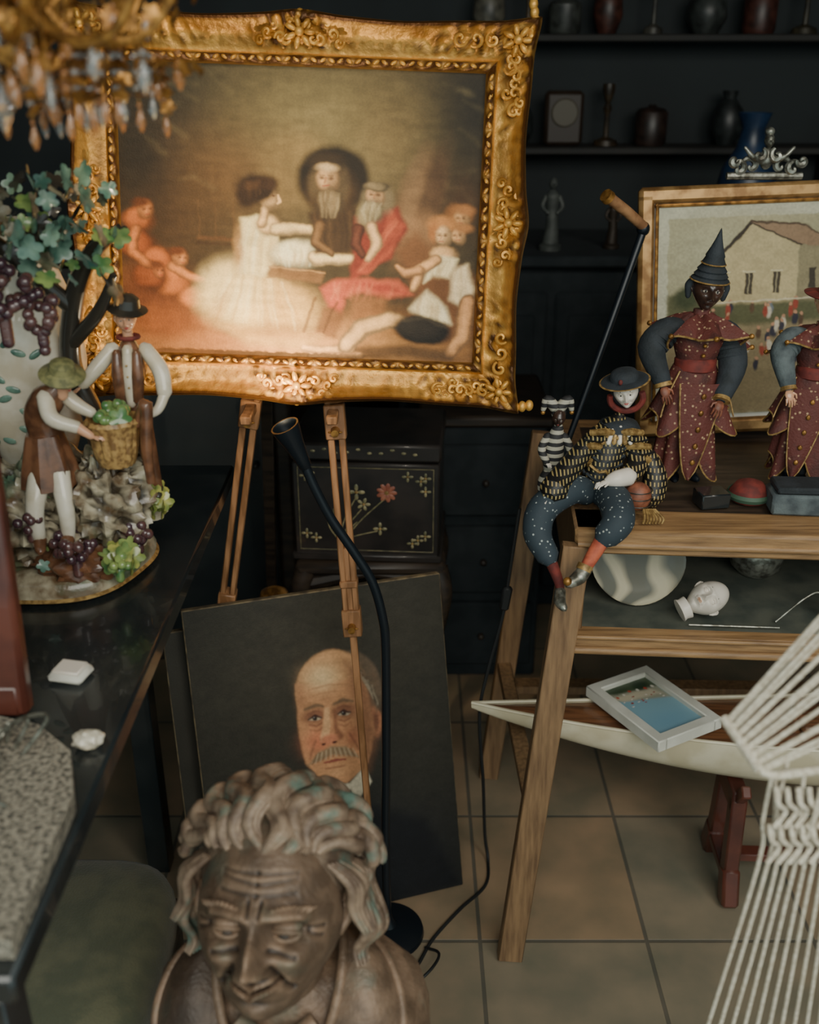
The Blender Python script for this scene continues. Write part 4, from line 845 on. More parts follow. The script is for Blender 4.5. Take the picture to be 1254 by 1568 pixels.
m.limb([q+[0,0,.04],q+[-.002,0,.07],q+[.0,.0,.10],q+[.004,0,.122]],[.017,.018,.015,.008],BW,16)
for s in(-1,1):
    m.limb([q+[s*.008,0,.04],q+[s*.02,-.02,.03],q+[s*.022,-.035,.008]],[.010,.009,.007],BW,12);m.limb([q+[s*.013,0,.105],q+[s*.024,-.012,.085],q+[s*.016,-.024,.066]],[.007,.007,.006],BW,12)
    m.limb([q+[s*.004,0,.155],q+[s*.018,0,.168],q+[s*.024,0,.15]],[.010,.008,.004],BW,10);m.ell(q+[s*.024,0,.146],.004,BRASS,seg=8,rings=6)
    hand(m,q+[s*.016,-.025,.066],(-s*.3,-.6,-.3),.014,MASKW,s)
head(m,TT(q+[.003,-.003,.138],Rm(5,5,-10),.0155),DARKFACE,n=26,eyes=EYEB,lip=LIP,ear=False);m.ell(q+[.003,.004,.144],(.0125,.0125,.0125),BW)
m.obj('toy_jester')
# ================================================================ BLACK SIDE TABLE + STREET REFLECTION SLAB
m=M();m.box((-.72,1.17,.855),(.80,1.14,.03),BLACKLAQ,bev=.004);m.box((-.72,1.17,.815),(.72,1.06,.05),BLACKLAQ)
for x,y in((-1.08,.66),(-.375,.66),(-1.08,1.68),(-.52,1.66)): m.beam((x,y,0),(x,y,.80),.045,.045,BLACKLAQ)
m.obj('black_side_table')
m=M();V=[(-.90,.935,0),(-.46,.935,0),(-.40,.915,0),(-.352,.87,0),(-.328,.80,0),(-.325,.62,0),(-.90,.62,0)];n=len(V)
top=[(x,y,.892) for x,y,_ in V];bot=[(x,y,.871) for x,y,_ in V];m.add(top+bot,[tuple(range(n))[::-1],tuple(range(n,2*n))]+[(i,(i+1)%n,n+(i+1)%n,n+i) for i in range(n)],STREETREFL);m.obj('street_reflection_slab')  # added slab in place of the pavement reflection on the tabletop
m=M();m.box((-.405,1.04,.8765),(.045,.038,.012),WHITEC,R=Rm(0,0,-12),bev=.005);m.box((-.405,1.04,.884),(.034,.028,.004),MASKW,R=Rm(0,0,-12),bev=.0015);m.obj('white_soap_dish')
m=M();m.blob((-.345,.905,.880),(.016,.012,.010),WHITEP,.25,2);m.obj('sea_shell')
m=M()
for k in range(5):
    m.tube(cr([(-.445+.012*k,.90-.01*k,.8950),(-.45+.02*k,.87,.918+.004*k),(-.42,.85+.01*k,.91),(-.41-.012*k,.82,.90),(-.425+.01*k,.78,.8950)],7),.0022,SILVER,7)
m.obj('ribbon_reflection_wire')  # added wire loops imitating white scribbles reflected in the tabletop
m=M()
m.beam((-.440,.958,.878),(-.440,.985,1.19),.034,.024,REDWOOD,bev=.006);m.beam((-.80,.958,.878),(-.80,.985,1.19),.034,.024,REDWOOD,bev=.006)
m.box((-.618,.960,.898),(.378,.028,.042),REDWOOD,R=Rm(-4,0,0),bev=.006)
m.box((-.620,.984,1.175),(.376,.026,.04),REDWOOD,R=Rm(-4,0,0),bev=.006);m.box((-.62,.975,1.04),(.33,.008,.26),mat('faded_print',(120,112,90),.6,c2=(80,76,62),scale=12),R=Rm(-4,0,0))
m.tube([(-.461,.945,.92),(-.459,.968,1.16)],.0035,BRASS,8);m.obj('red_wood_picture_frame')
# ================================================================ PORCELAIN GROUP
m=M();pc_=np.array((-.51,1.34,0))
m.lathe([(.001,.871),(.118,.871),(.132,.876),(.134,.888),(.128,.90),(.112,.908),(.001,.91)],CREAMP,(pc_[0],pc_[1],0),56,fn=lambda a,r,z:(r*(1+.03*math.sin(5*a)),z))
m.lathe([(.131,.873),(.137,.877),(.131,.882)],GOLDTR,(pc_[0],pc_[1],0),56,fn=lambda a,r,z:(r*(1+.03*math.sin(5*a)),z))
m.blob((-.50,1.345,.955),(.118,.11,.085),CREAMP,.35,2.4,80,54,seed=3,zmin=.875);m.blob((-.42,1.30,.985),(.062,.06,.07),CREAMP,.4,3,60,40,seed=9,zmin=.875);m.blob((-.52,1.30,.97),(.06,.06,.07),CREAMP,.4,3,60,40,seed=5,zmin=.875);m.blob((-.40,1.33,1.03),(.035,.035,.04),CREAMP,.4,3,40,28,seed=6)
m.blob((-.455,1.25,.915),(.05,.03,.035),BROWNP,.35,3,seed=2,zmin=.875)
m.lathe([(.03,1.0),(.05,1.02),(.072,1.08),(.082,1.16),(.078,1.23),(.06,1.285),(.04,1.31),(.036,1.335),(.045,1.35),(.04,1.352),(.001,1.34)],WHITEP,(-.535,1.39,0),44)
for k in range(40):
    a=-pi/2+rng.uniform(-1.2,1.3);z=rng.uniform(1.06,1.27);r=np.interp(z,[1.02,1.08,1.16,1.23,1.285],[.05,.072,.082,.078,.06])+.0006
    m.ell((-.535+r*math.cos(a),1.39+r*math.sin(a),z),(.0018,.010,.005),TEALL,R=Rm(rng.uniform(-50,50),0,math.degrees(a)),seg=8,rings=6)
m.tube(cr([(-.43,1.36,.99),(-.435,1.345,1.09),(-.455,1.34,1.17),(-.44,1.33,1.25),(-.41,1.31,1.31),(-.375,1.29,1.345),(-.35,1.27,1.352)],8),[.020,.016,.014,.013,.012,.010,.006],DKP,12)
m.tube(cr([(-.45,1.335,1.20),(-.40,1.31,1.25),(-.37,1.29,1.30)],6),[.01,.009,.005],DKP,10);m.tube(cr([(-.44,1.33,1.25),(-.50,1.29,1.33),(-.53,1.26,1.37)],6),[.012,.01,.006],DKP,10)
for k in range(120):
    x=rng.uniform(-.56,-.345);c=(x,rng.uniform(1.19,1.30),rng.uniform(1.33,1.43) if k%3 else rng.uniform(1.29,1.37));
    m.leaf(c,rng.uniform(.010,.019),[GREENP,TEALL,TEALL,DKP,CREAMP][k%5],Rm(rng.uniform(30,120),rng.uniform(-40,40),rng.uniform(0,360)))
m.grapes((-.475,1.19,1.285),(.036,.026,.045),GRAPE,.0078,62,1);m.grapes((-.435,1.195,1.262),(.022,.018,.034),GRAPE,.0074,34,2)
m.grapes((-.445,1.225,.945),(.030,.024,.032),GRAPE,.0075,44,3);m.grapes((-.375,1.275,.945),(.018,.016,.022),GRAPE,.0075,20,4);m.grapes((-.39,1.225,.925),(.022,.018,.018),GREENP,.0065,26,5);m.grapes((-.50,1.225,.985),(.022,.016,.02),GRAPE,.007,20,14)
for k in range(110):
    a=rng.uniform(-2.8,.6);r=rng.uniform(.07,.122);zz=rng.uniform(.905,1.03);r*=1-.8*max(0,zz-.97)/.1
    m.leaf((pc_[0]+.01+r*math.cos(a),pc_[1]+r*math.sin(a),zz),rng.uniform(.008,.016),[GREENP,TEALL,CREAMP,BROWNP,DKP][k%5],Rm(rng.uniform(30,110),rng.uniform(-40,40),rng.uniform(0,360)))
YG=mat('yellow_green_glaze',(164,160,80),.3,coat=.4,c2=(110,124,62),scale=60)
for k in range(9): m.leaf((-.352+.010*math.cos(k),1.305+.01*math.sin(k*2),.985+.014*math.sin(k*1.7)),.016,YG,Rm(60+k*9,k*20,k*50))
for k in range(10): m.leaf((-.385+.016*math.cos(k),1.225+.01*math.sin(k*2),.938+.012*math.sin(k*1.7)),.017,GREENP if k%2 else YG,Rm(60+k*9,k*20,k*50))
def wv(a,r,z): return r*(1+.05*math.sin(16*a+ (z*400)%6.28)),z
m.lathe([(.001,1.055),(.022,1.055),(.026,1.065),(.029,1.08),(.031,1.095),(.033,1.11),(.036,1.115),(.033,1.12),(.028,1.112),(.001,1.108)],STRAWP,(-.388,1.27,0),48,fn=wv)
m.grapes((-.388,1.268,1.122),(.026,.026,.012),GREENP,.007,30,8);m.leaf((-.372,1.25,1.125),.016,GREENP,Rm(60,10,20))
m.tube(cr([(-.355,1.268,1.11),(-.34,1.262,1.14),(-.345,1.262,1.08),(-.345,1.265,1.03)],6),[.006,.009,.008,.006],BROWNP,10)
def g(*a): return np.array(a,float)
mh=g(-.371,1.325,1.238)
m.limb([g(-.378,1.33,1.105),g(-.376,1.328,1.14),g(-.372,1.327,1.175),g(-.371,1.326,1.205)],[.016,.017,.022,.010],BROWNP,18)
m.limb([g(-.372,1.312,1.125),g(-.370,1.309,1.165),g(-.370,1.312,1.200)],[.007,.009,.007],WHITEP,12)
for s,kn,ft in((-1,g(-.392,1.318,1.06),g(-.395,1.325,1.02)),(1,g(-.358,1.316,1.055),g(-.352,1.318,1.0))):
    m.limb([g(-.378+s*.010,1.33,1.11),kn,ft],[.015,.012,.008],DKP if s<0 else BROWNP,14);m.limb([ft,ft+g(s*.004,-.015,-.006)],[.009,.006],DKP,10)
m.limb([g(-.350,1.325,1.197),g(-.330,1.315,1.170),g(-.324,1.302,1.142)],[.010,.0115,.010],WHITEP,14);m.limb([g(-.324,1.302,1.142),g(-.332,1.292,1.124),g(-.345,1.288,1.116)],[.0075,.0065,.005],WHITEP,12);hand(m,g(-.345,1.288,1.116),(-.8,0,-.3),.018,SKINP,1)
m.limb([g(-.392,1.325,1.197),g(-.412,1.312,1.175),g(-.430,1.30,1.155)],[.010,.0105,.008],WHITEP,14);hand(m,g(-.432,1.298,1.152),(-.7,-.2,-.4),.018,SKINP,-1)
m.limb([mh+[0,.002,-.03],mh+[0,0,-.012]],[.007,.007],SKINP,12);head(m,TT(mh,Rm(4,-6,10),.0195),SKINP,n=36,eyes=EYEB,lip=LIP,brow=DKP)
m.ell(mh+[0,.005,.006],(.0150,.0160,.0155),DKP);m.lathe([(.001,.012),(.024,.010),(.027,.013),(.017,.017),(.015,.028),(.008,.033),(.001,.034)],DKP,mh+[.001,.001,-.001],28,R=Rm(8,10,0))
m.tube([mh+[.014*math.cos(a),.002+.012*math.sin(a),-.026] for a in np.linspace(0,2*pi,13)],.003,REDPL,6)
for z in(1.15,1.165,1.18): m.ell((-.370,1.300,z),.0016,GOLDTR,seg=8,rings=6)
for s in(-1,1): m.limb([g(-.371+s*.013,1.310,1.195),g(-.371+s*.013,1.306,1.165),g(-.374+s*.011,1.31,1.13)],[.006,.009,.007],BROWNP,10)
wh=g(-.437,1.245,1.180)
m.limb([g(-.475,1.27,1.09),g(-.478,1.265,1.125),g(-.462,1.255,1.15),g(-.448,1.25,1.165)],[.022,.022,.021,.010],BROWNP,18)
m.limb([g(-.462,1.245,1.157),g(-.452,1.23,1.132),g(-.42,1.228,1.12)],[.011,.0105,.008],WHITEP,14);m.limb([g(-.42,1.228,1.12),g(-.405,1.23,1.108)],[.007,.005],SKINP,12);hand(m,g(-.405,1.23,1.107),(.9,.2,-.2),.018,SKINP,1)
m.limb([g(-.45,1.265,1.16),g(-.43,1.262,1.14),g(-.41,1.262,1.128)],[.010,.010,.007],WHITEP,14);hand(m,g(-.41,1.262,1.128),(.9,.1,-.3),.018,SKINP,-1)
m.lathe([(.023,1.10),(.027,1.085),(.033,1.06),(.037,1.04),(.038,1.03),(.001,1.03)],BROWNP,(-.478,1.265,0),36,fn=lambda a,r,z:(r*(1+.08*math.sin(7*a)),z))
m.limb([g(-.485,1.25,1.05),g(-.49,1.225,1.01),g(-.492,1.228,.965)],[.016,.012,.009],WHITEP,14);m.limb([g(-.46,1.25,1.05),g(-.452,1.232,1.0),g(-.455,1.235,.965)],[.014,.011,.009],WHITEP,14)
for x in(-.492,-.455): m.limb([g(x,1.228,.962),g(x+.006,1.21,.955)],[.010,.007],BROWNP,10)
m.limb([wh+[-.004,.004,-.025],wh],[.007,.007],SKINP,12);head(m,TT(wh,Rm(24,-18,35),.0185),SKINP,n=36,eyes=EYEB,lip=LIP,brow=BROWNP)
m.ell(wh+[-.003,.006,.004],(.0148,.0155,.015),BROWNP);m.lathe([(.001,.010),(.027,.004),(.029,.007),(.017,.014),(.015,.023),(.008,.027),(.001,.028)],mat('green_straw',(126,122,78),.5,c2=(90,90,58),scale=120),wh+[0,0,-.001],30,R=Rm(18,12,0))
m.obj('porcelain_grape_harvest_figurine')
# ================================================================ CHANDELIER
m=M();cc=g(-.345,.93,1.70)
m.tube([cc+[0,0,-.08],cc+[0,0,-.03],cc,cc+[0,0,.06]],[.008,.022,.014,.01],BRASS,16)
m.lathe([(.001,-.15),(.008,-.145),(.018,-.125),(.012,-.105),(.022,-.09),(.03,-.07),(.012,-.05),(.012,.1),(.02,.12),(.001,.14)],BRASS,cc,24)
z=cc[2]+.13
while z<2.6: m.tube([cc+[.008*math.cos(a),.004*0,z-cc[2]+.014*math.sin(a)] for a in np.linspace(0,2*pi,13)],.0022,BRASS,6);z+=.024
def drop(c,s,mt=None):
    mt=mt or CRYSTAL
    m.tube([g(*c),g(*c)+[0,0,-.012*s]],.0007,BRASS,5);m.ell(g(*c)+[0,0,-.015*s],.0038*s,mt,seg=8,rings=6)
    m.lathe([(.0005,-.020*s),(.004*s,-.026*s),(.0085*s,-.042*s),(.006*s,-.05*s),(.001,-.058*s)],mt,g(*c),8)
for k in range(10):
    a=2*pi*k/10+.2;d=g(math.cos(a),math.sin(a)*.9,0)
    m.tube(cr([cc+d*.015+[0,0,-.06],cc+d*.06+[0,0,-.13],cc+d*.12+[0,0,-.135],cc+d*.155+[0,0,-.09],cc+d*.15+[0,0,-.05]],7),[.006,.005,.005,.004,.004],BRASS,8)
    m.tube(cr([cc+d*.05+[0,0,-.12],cc+d*.085+[0,0,-.085],cc+d*.07+[0,0,-.06],cc+d*.05+[0,0,-.08]],6),[.004,.003,.002],BRASS,7)
    m.lathe([(.001,-.05),(.016,-.047),(.020,-.04),(.006,-.036),(.006,.0),(.001,.002)],BRASS,cc+d*.15,16)
    for q in range(6):
        t=.03+.024*q;drop(cc+d*t+[0,0,-.115-.01*math.sin(q*1.3)-.02*(q%2)],.55+.15*(q%2),AMBER if (k+q)%2 else CRYSTAL)
    for q in range(14): 
        c=cc+d*(.03+.011*q)+g(rng.uniform(-.02,.02),rng.uniform(-.02,.02),-.125+rng.uniform(-.04,.04))
        m.leaf(c,.0095,BRASS,Rm(rng.uniform(0,180),rng.uniform(0,90),rng.uniform(0,360)))
    for q in range(7):
        t=q/6;aa=a+t*2*pi/10;dd=g(math.cos(aa),.9*math.sin(aa),0);c=cc+dd*.15+[0,0,-.055-.03*math.sin(pi*t)];m.ell(c,.005,AMBER if q%2 else CRYSTAL,seg=8,rings=6);m.ell(c+[0,0,-.009],.0025,BRASS,seg=6,rings=5)
for k in range(54):
    x=rng.uniform(-.13,.13);c=cc+g(x,rng.uniform(-.06,.08),-.15);L_=rng.uniform(.01,.10)*(1 if x<-.0 else .45)
    m.tube([c+[0,0,.04],c+[0,0,-L_]],.0009,BRASS,5)
    for z_ in np.arange(0,L_,.012): m.ell(c+[0,0,-z_],.0034,AMBER if k%2 else CRYSTAL,seg=8,rings=6);m.leaf(c+[.003,-.003,-z_-.006],.0078,BRASS,Rm(rng.uniform(0,180),0,rng.uniform(0,360)))
    drop(c+[0,0,-L_],.5,AMBER if k%3 else CRYSTAL)
drop(cc+[0,0,-.14],1.2)
m.obj('crystal_chandelier')
# ================================================================ BRONZE BUST
m=M();hs_=.112;hT=TT((-.150,.852,.700),Rm(-25,0,-5),hs_)
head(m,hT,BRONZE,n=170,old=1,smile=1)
for s in(-1,1):
    for k in range(9):
        t=k/8;m.tube([(s*(.08+.36*t),-.84+.14*t*t,.20+.04*math.sin(pi*t)),(s*(.12+.36*t),-.875+.16*t*t,.235+.05*math.sin(pi*t)),(s*(.18+.36*t),-.82+.17*t*t,.245+.03*math.sin(pi*t))],[.015,.024,.006],BRONZE,6,T=hT)
m.ell((0,.22,.34),(.76,.84,.76),BRONZEH,T=hT,seg=40,rings=26);m.ell((0,.42,-.1),(.70,.6,.75),BRONZEH,T=hT,seg=30,rings=20)
def hp(al,be_,r):
    return (math.sin(al)*r*.96,.10-math.cos(be_)*math.cos(al)*r*.98,.28+math.sin(be_)*math.cos(al)*r*.90)
def lock(a0,a1,b0,b1,ph,lift,wid):
    n=34
    for o in np.linspace(-1,1,7):
        pts=[];
        for t in np.linspace(0,1,n):
            wave=math.sin(ph+t*13)
            al=math.radians(a0+(a1-a0)*t**.8)+.085*wave+math.radians(wid)*o*math.sin(pi*min(1,t*1.1+.06))**.5
            be_=math.radians(b0+(b1-b0)*t)
            r=.86+lift*math.sin(pi*min(1,t*1.5)*.5)+.04*math.sin(ph+t*13+1.2)-.055*o*o
            pts.append(hp(al,be_,r))
        m.tube(pts,[.010,.029,.034,.033,.028,.012],BRONZEH,7,T=hT)
    pts=[hp(math.radians(a0+(a1-a0)*t**.8)+.085*math.sin(ph+t*13),math.radians(b0+(b1-b0)*t),.83+lift*math.sin(pi*min(1,t*1.5)*.5)+.03*math.sin(ph+t*13+1.2)) for t in np.linspace(0,1,n)]
    m.tube(pts,[.03,.075,.09,.08,.03],BRONZEH,9,T=hT)
als=np.linspace(-66,66,10)
for k,al in enumerate(als):
    lock(al*.62,al*1.24,30+abs(al)*.14,120,k*1.1*(1 if al>0 else -1),.22-.0008*abs(al),6.2)
for k,al in enumerate(np.linspace(-58,58,8)):
    lock(al*.9,al*1.25,66,158,k*1.7+2,.245,6.8)
for s in(-1,1):
    for k in range(8):
        y0=-.28+.12*k
        pts=[(s*(.60+.02*math.sin(k)),y0,.52-.02*k),(s*(.82+.04*math.sin(k*2)),y0+.08,.30),(s*(.84),y0+.14+.06*math.sin(k),.05),(s*(.96+.06*math.sin(k*3)),y0+.18,-.18-.03*k),(s*.84,y0+.24,-.38-.04*k),(s*(.88),y0+.20,-.55-.03*k)]
        if k<2: pts=pts[:4]
        for j in range(3):
            m.tube(cr([(x+s*.03*(j-1),y_+.035*(j-1),z_) for x,y_,z_ in pts],6),[.02,.045,.055,.05,.036,.015],BRONZEH,8,T=hT)
TB=TT((.0,-.019,-.045))
m.limb([(-.155,.90,.68),(-.152,.905,.60),(-.150,.91,.54)],[.052,.055,.075],BRONZE,28,T=TB)
def sec(w,d,z,cy_,cx_=-.145):
    return [(cx_+w*math.copysign(abs(math.cos(a))**.8,math.cos(a))*(1+.02*math.sin(9*a)),cy_+d*math.copysign(abs(math.sin(a))**.8,math.sin(a))*(1+.04*math.sin(7*a+z*30)),z+.006*math.sin(5*a+w*40)) for a in np.linspace(0,2*pi,72,endpoint=False)]
S=[sec(.05,.05,.625,.92),sec(.085,.065,.612,.925),sec(.128,.078,.59,.925),(sec(.158,.088,.56,.925)),sec(.168,.094,.52,.92),sec(.17,.096,.46,.915),sec(.155,.09,.40,.915),sec(.11,.075,.34,.915),sec(.07,.06,.30,.915),sec(.06,.055,.27,.915)]
V=[q for r_ in S for q in r_];F=[(i*72+j,(i+1)*72+j,(i+1)*72+(j+1)%72,i*72+(j+1)%72) for i in range(len(S)-1) for j in range(72)];F.append(tuple(range(72)))
m.add(V,F,BRONZE,TB)
def lapel(s):
    A_=cr([(-.15+s*.050,.965,.650),(-.15+s*.072,.915,.655),(-.15+s*.068,.858,.618),(-.15+s*.045,.822,.555),(-.15+s*.018,.812,.470)],7)
    B_=cr([(-.15+s*.082,.960,.632),(-.15+s*.128,.905,.618),(-.15+s*.142,.850,.575),(-.15+s*.112,.828,.520),(-.15+s*.055,.818,.450)],7)
    V=[]
    for a_,b_ in zip(A_,B_):
        for j in range(7): t=j/6;V.append(a_+(b_-a_)*t+np.array((0,-.016*math.sin(pi*t),.012*math.sin(pi*t))))
    n_=len(A_);m.add(V,[(i*7+j,(i+1)*7+j,(i+1)*7+j+1,i*7+j+1) for i in range(n_-1) for j in range(6)],BRONZE,TB)
    m.tube(A_,.006,BRONZE,8,T=TB);m.tube(B_,.0055,BRONZE,8,T=TB)
for s in(-1,1): lapel(s)
m.tube(cr([(-.195,.84,.60),(-.15,.818,.578),(-.105,.84,.60)],6),[.012,.016,.012],BRONZE,12,T=TB)
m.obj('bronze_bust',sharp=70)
m=M();m.lathe([(.001,0),(.13,0),(.13,.03),(.105,.045),(.10,.17),(.11,.182),(.12,.190),(.12,.2175),(.001,.2175)],BLACKLAQ,(-.145,.896,.0),48);m.obj('bust_pedestal')
# ================================================================ OLIVE STOOL
m=M();n=40
def rr_(a,wx,wy): 
    c,s_=math.cos(a),math.sin(a);return (wx*math.copysign(abs(c)**.55,c),wy*math.copysign(abs(s_)**.55,s_))
V=[];prof=[(.001,.455),(.35,.455),(.7,.45),(.88,.442),(.97,.428),(1.0,.41),(1.0,.39),(.97,.37),(.9,.36),(.001,.36)];sx0,sy0=-.50,1.02
for f_,z in prof:
    for j in range(n): x,y=rr_(2*pi*j/n,.165*f_,.20*f_);V.append((sx0+x,sy0+y,z))
m.add(V,[(i*n+j,i*n+(j+1)%n,(i+1)*n+(j+1)%n,(i+1)*n+j)[::-1] for i in range(len(prof)-1) for j in range(n)],OLIVE)
m.box((sx0,sy0,.345),(.30,.37,.04),DKWOOD,bev=.006)
for sx in(-1,1):
    for sy in(-1,1): m.tube([(sx0+sx*.13,sy0+sy*.165,.34),(sx0+sx*.135,sy0+sy*.17,.0)],[.018,.012],DKWOOD,12)
m.obj('olive_upholstered_stool')
# ================================================================ ROPE HAMMOCK
m=M();A=g(.3167,.85,.942);B_=g(.337,.80,.922)
m.tube([A+(A-B_)*.08,B_],[.005,.005],ROPE,10)
kn=g(.78,.84,1.62)
for k in range(8):
    t=k/7;s0=A+(B_-A)*t;e0=g(.56,.85,1.335)+(g(.56,.80,1.06)-g(.56,.85,1.335))*t
    for o in(0,.0045):
        m.tube(cr([s0+[o,0,0],s0+(e0-s0)*.3+[o,0,.003*math.sin(k*2+o*900)],s0+(e0-s0)*.65+[o*.5,.0,-.003*math.cos(k)],e0,kn],6),.0020,ROPE,7)
m.tube([kn,(.80,.84,2.6)],.006,ROPE,8)
for k in range(17):
    t=k/16;top=g(.350+.17*t,.80+.02*math.sin(k),.912+.03*t-.012*math.sin(k*2.1));mid=g(.352+.15*t,.80,.80);bot=g(.300+.30*t,.80,.30);e=g(.29+.34*t,.80,.012)
    m.tube(cr([top,(top+mid)/2+[.006*math.sin(k*2.3),.004*math.cos(k),0],mid,(mid+bot)/2,bot,e],8),.0020,ROPE,7)
    if k<16:
        for q in range(2):
            z0=.905-.045*q;m.tube(cr([g(.350+.17*t+.004,.795,z0),g(.356+.17*t,.788,z0-.014),g(.351+.17*(t+.1),.796,z0-.03),g(.348+.17*(t+.05),.79,z0-.045)],6),.0026,ROPE,7)
m.tube(cr([B_,g(.345,.80,.918),g(.36,.80,.916),g(.44,.80,.93),g(.53,.80,.945)],6),.004,ROPE,8)
m.obj('rope_hammock')
# ================================================================ BACKGROUND
m=M();m.box((.52,2.98,.52),(1.1,.42,1.04),BGCLOTH,bev=.01);m.box((.52,2.96,1.055),(1.16,.48,.03),BGCLOTH,bev=.008)
for x in(.25,.52,.79):
    m.box((x-.0,2.765,.52),(.25,.02,.9),BGCLOTH,bev=.01);m.box((x,2.752,.52),(.18,.012,.78),BGCLOTH,bev=.006);m.ell((x+.1,2.745,.55),.012,BRASS)
m.obj('dark_sideboard')
def statuette(name,c,h,mt):
    m=M();k=h;c=np.array(c,float);m.lathe([(.001,0),(.16,0),(.16,.06),(.12,.09),(.1,.1)],mt,T=TT(c,None,k),seg=20)
    m.limb([c+g(0,0,.1)*k,c+g(.01,0,.35)*k,c+g(0,0,.55)*k,c+g(0,0,.74)*k,c+g(0,0,.82)*k],[.12*k,.09*k,.08*k,.1*k,.04*k],mt,14)
    for s in(-1,1): m.limb([c+g(s*.09,0,.73)*k,c+g(s*.14,-.03,.6)*k,c+g(s*.06,-.1,.52)*k],[.035*k,.03*k,.022*k],mt,10)
    head(m,TT(c+g(0,0,.9)*k,None,.085*k),mt,n=20,ear=False);m.obj(name)
MUTE=mat('dusty_plaster',(70,74,70),.6,c2=(52,56,54),scale=30)
statuette('plaster_statuette',(.38,2.82,1.071),.19,MUTE);statuette('bronze_statuette',(.55,2.85,1.071),.14,mat('dark_bronze',(50,42,34),.5,.4))
BSH=mat('background_shelf_wood',(30,28,25),.7,c2=(22,22,21),scale=8)
def shelf(z):
    m=M();m.box((.72,3.455,z),(1.5,.18,.022),BSH,bev=.004)
    for x in(.1,1.35): m.box((x,3.475,z-.06),(.025,.14,.10),BSH)
    m.obj('display_shelf')
shelf(1.60);shelf(1.28)
def jar(name,x,z,r,h,c,kind=0):
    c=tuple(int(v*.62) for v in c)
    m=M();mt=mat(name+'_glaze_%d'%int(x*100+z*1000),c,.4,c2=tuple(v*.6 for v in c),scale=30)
    if kind==0: pr=[(.001,0),(r*.6,0),(r,h*.3),(r*.9,h*.65),(r*.4,h*.85),(r*.5,h),(r*.4,h),(.001,h*.7)]
    elif kind==1: pr=[(.001,0),(r,0),(r*.9,h*.08),(r*.2,h*.14),(r*.18,h*.5),(r*.35,h*.6),(r*.18,h*.68),(r*.5,h*.9),(r*.45,h),(.001,h*.95)]
    else: pr=[(.001,0),(r*.9,0),(r,h*.1),(r,h*.8),(r*.8,h*.9),(r*.3,h*.94),(r*.2,h),(.001,h)]
    m.lathe(pr,mt,(x,3.44,z),24);m.obj(name)
NM={0:'stoneware_jar',1:'brass_candlestick',2:'tea_caddy'}
for x,r,h,c,kd_ in ((.24,.05,.16,(150,146,128),0),(.36,.035,.20,(120,92,50),1),(.47,.05,.10,(96,100,94),2),(.60,.045,.16,(112,64,50),0),(.74,.03,.20,(110,108,96),1),(.90,.06,.14,(82,88,84),0),(1.06,.05,.13,(110,62,50),2),(1.2,.04,.19,(90,82,60),1)):
    jar(NM[kd_],x,1.612,r,h,c,kd_)
for x,r,h,c,kd_ in ((.22,.04,.13,(62,60,52),2),(.34,.05,.15,(56,62,62),0),(.62,.04,.18,(84,66,40),1),(.76,.05,.12,(70,50,42),2),(1.0,.05,.16,(58,64,64),0)):
    jar(NM[kd_],x,1.292,r,h,c,kd_)
m=M();m.box((.48,3.42,1.373),(.12,.05,.16),mat('mantel_clock_wood',(40,30,22),.5),bev=.012);m.lathe([(.001,0),(.04,0),(.042,.004),(.038,.008),(.001,.008)],mat('clock_dial',(74,68,54),.5),T=TT((.48,3.395,1.39),Rm(90,0,0)),seg=28);m.obj('mantel_clock')
m=M();m.lathe([(.001,0),(.05,0),(.075,.05),(.085,.13),(.07,.20),(.04,.25),(.03,.30),(.045,.34),(.04,.34),(.001,.28)],mat('blue_glaze',(28,50,78),.35,c2=(22,36,56),scale=12),(.93,2.95,1.071),32);m.obj('blue_vase')
m=M();m.box((-.75,2.7,.55),(.9,.5,1.1),DKWOOD,bev=.01);m.box((-.75,2.68,1.115),(.96,.54,.03),DKWOOD,bev=.01)
for x in(-.97,-.53): m.box((x,2.44,.55),(.38,.02,.9),BLACKLAQ,bev=.01);m.ell((x+.14,2.42,.6),.008,DKWOOD)
m.obj('dark_cupboard')
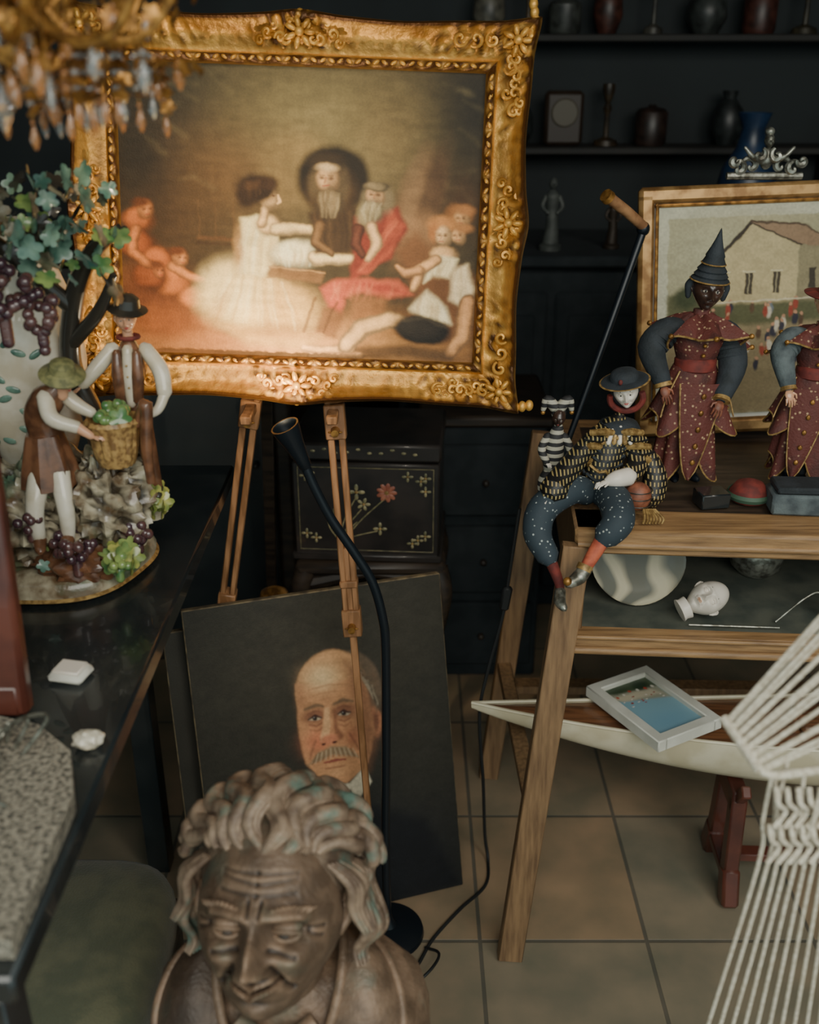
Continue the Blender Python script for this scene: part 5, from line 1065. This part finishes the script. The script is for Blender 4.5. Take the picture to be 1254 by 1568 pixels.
m=M();m.lathe([(.001,0),(.05,0),(.052,.004),(.015,.02),(.012,.10),(.022,.12),(.012,.14),(.012,.26),(.035,.28),(.036,.285),(.012,.29),(.012,.36),(.012,.44),(.03,.46),(.034,.50),(.028,.52),(.01,.53),(.001,.53)],BRASS,(-.285,1.90,.0),24);m.obj('tall_brass_candlestick')
# ================================================================ CAMERA
cam=bpy.data.cameras.new('camera');co=bpy.data.objects.new('camera',cam);bpy.context.scene.collection.objects.link(co)
co.location=(0,0,1.55);co.rotation_euler=(math.radians(66),0,0)
cam.sensor_fit='VERTICAL';cam.sensor_height=36;cam.sensor_width=28.8;cam.lens=36;cam.clip_start=.02
cam.dof.use_dof=True;cam.dof.focus_distance=1.66;cam.dof.aperture_fstop=3.2
bpy.context.scene.camera=co
# ================================================================ LIGHT
def light(name,kind,loc,target,energy,color,**k):
    l=bpy.data.lights.new(name,kind);l.energy=energy;l.color=color
    for a,v in k.items(): setattr(l,a,v)
    o=bpy.data.objects.new(name,l);bpy.context.scene.collection.objects.link(o);o.location=loc
    o.rotation_euler=(Vector(target)-Vector(loc)).to_track_quat('-Z','Y').to_euler();return o
light('lamp_bulb_light','SPOT',tuple(ht+ax*.012+np.array((0,-.01,0))),(-.25,1.56,1.25),7.5,(1,.78,.48),spot_size=math.radians(150),spot_blend=.9,shadow_soft_size=.012)
light('picture_spot','SPOT',(-.40,.55,2.35),(-.22,1.62,1.20),70,(1,.82,.54),spot_size=math.radians(28),spot_blend=1.0,shadow_soft_size=.05)
light('ceiling_spot_dolls','SPOT',(.9,1.0,2.4),(.5,1.7,.95),14,(1,.88,.72),spot_size=math.radians(40),spot_blend=.8,shadow_soft_size=.08)
light('street_daylight','AREA',(.7,-1.0,2.4),(.2,1.3,.3),56,(1.0,.95,.84),shape='RECTANGLE',size=2.4,size_y=1.4)
w=bpy.data.worlds.new('world');bpy.context.scene.world=w;w.use_nodes=True
w.node_tree.nodes['Background'].inputs[0].default_value=(.58,.77,.77,1);w.node_tree.nodes['Background'].inputs[1].default_value=.74
vs=bpy.context.scene.view_settings
vs.view_transform='AgX'
for lk in ('AgX - Medium Low Contrast','AgX - Low Contrast'):
    try: vs.look=lk;break
    except Exception: pass
vs.exposure=.42
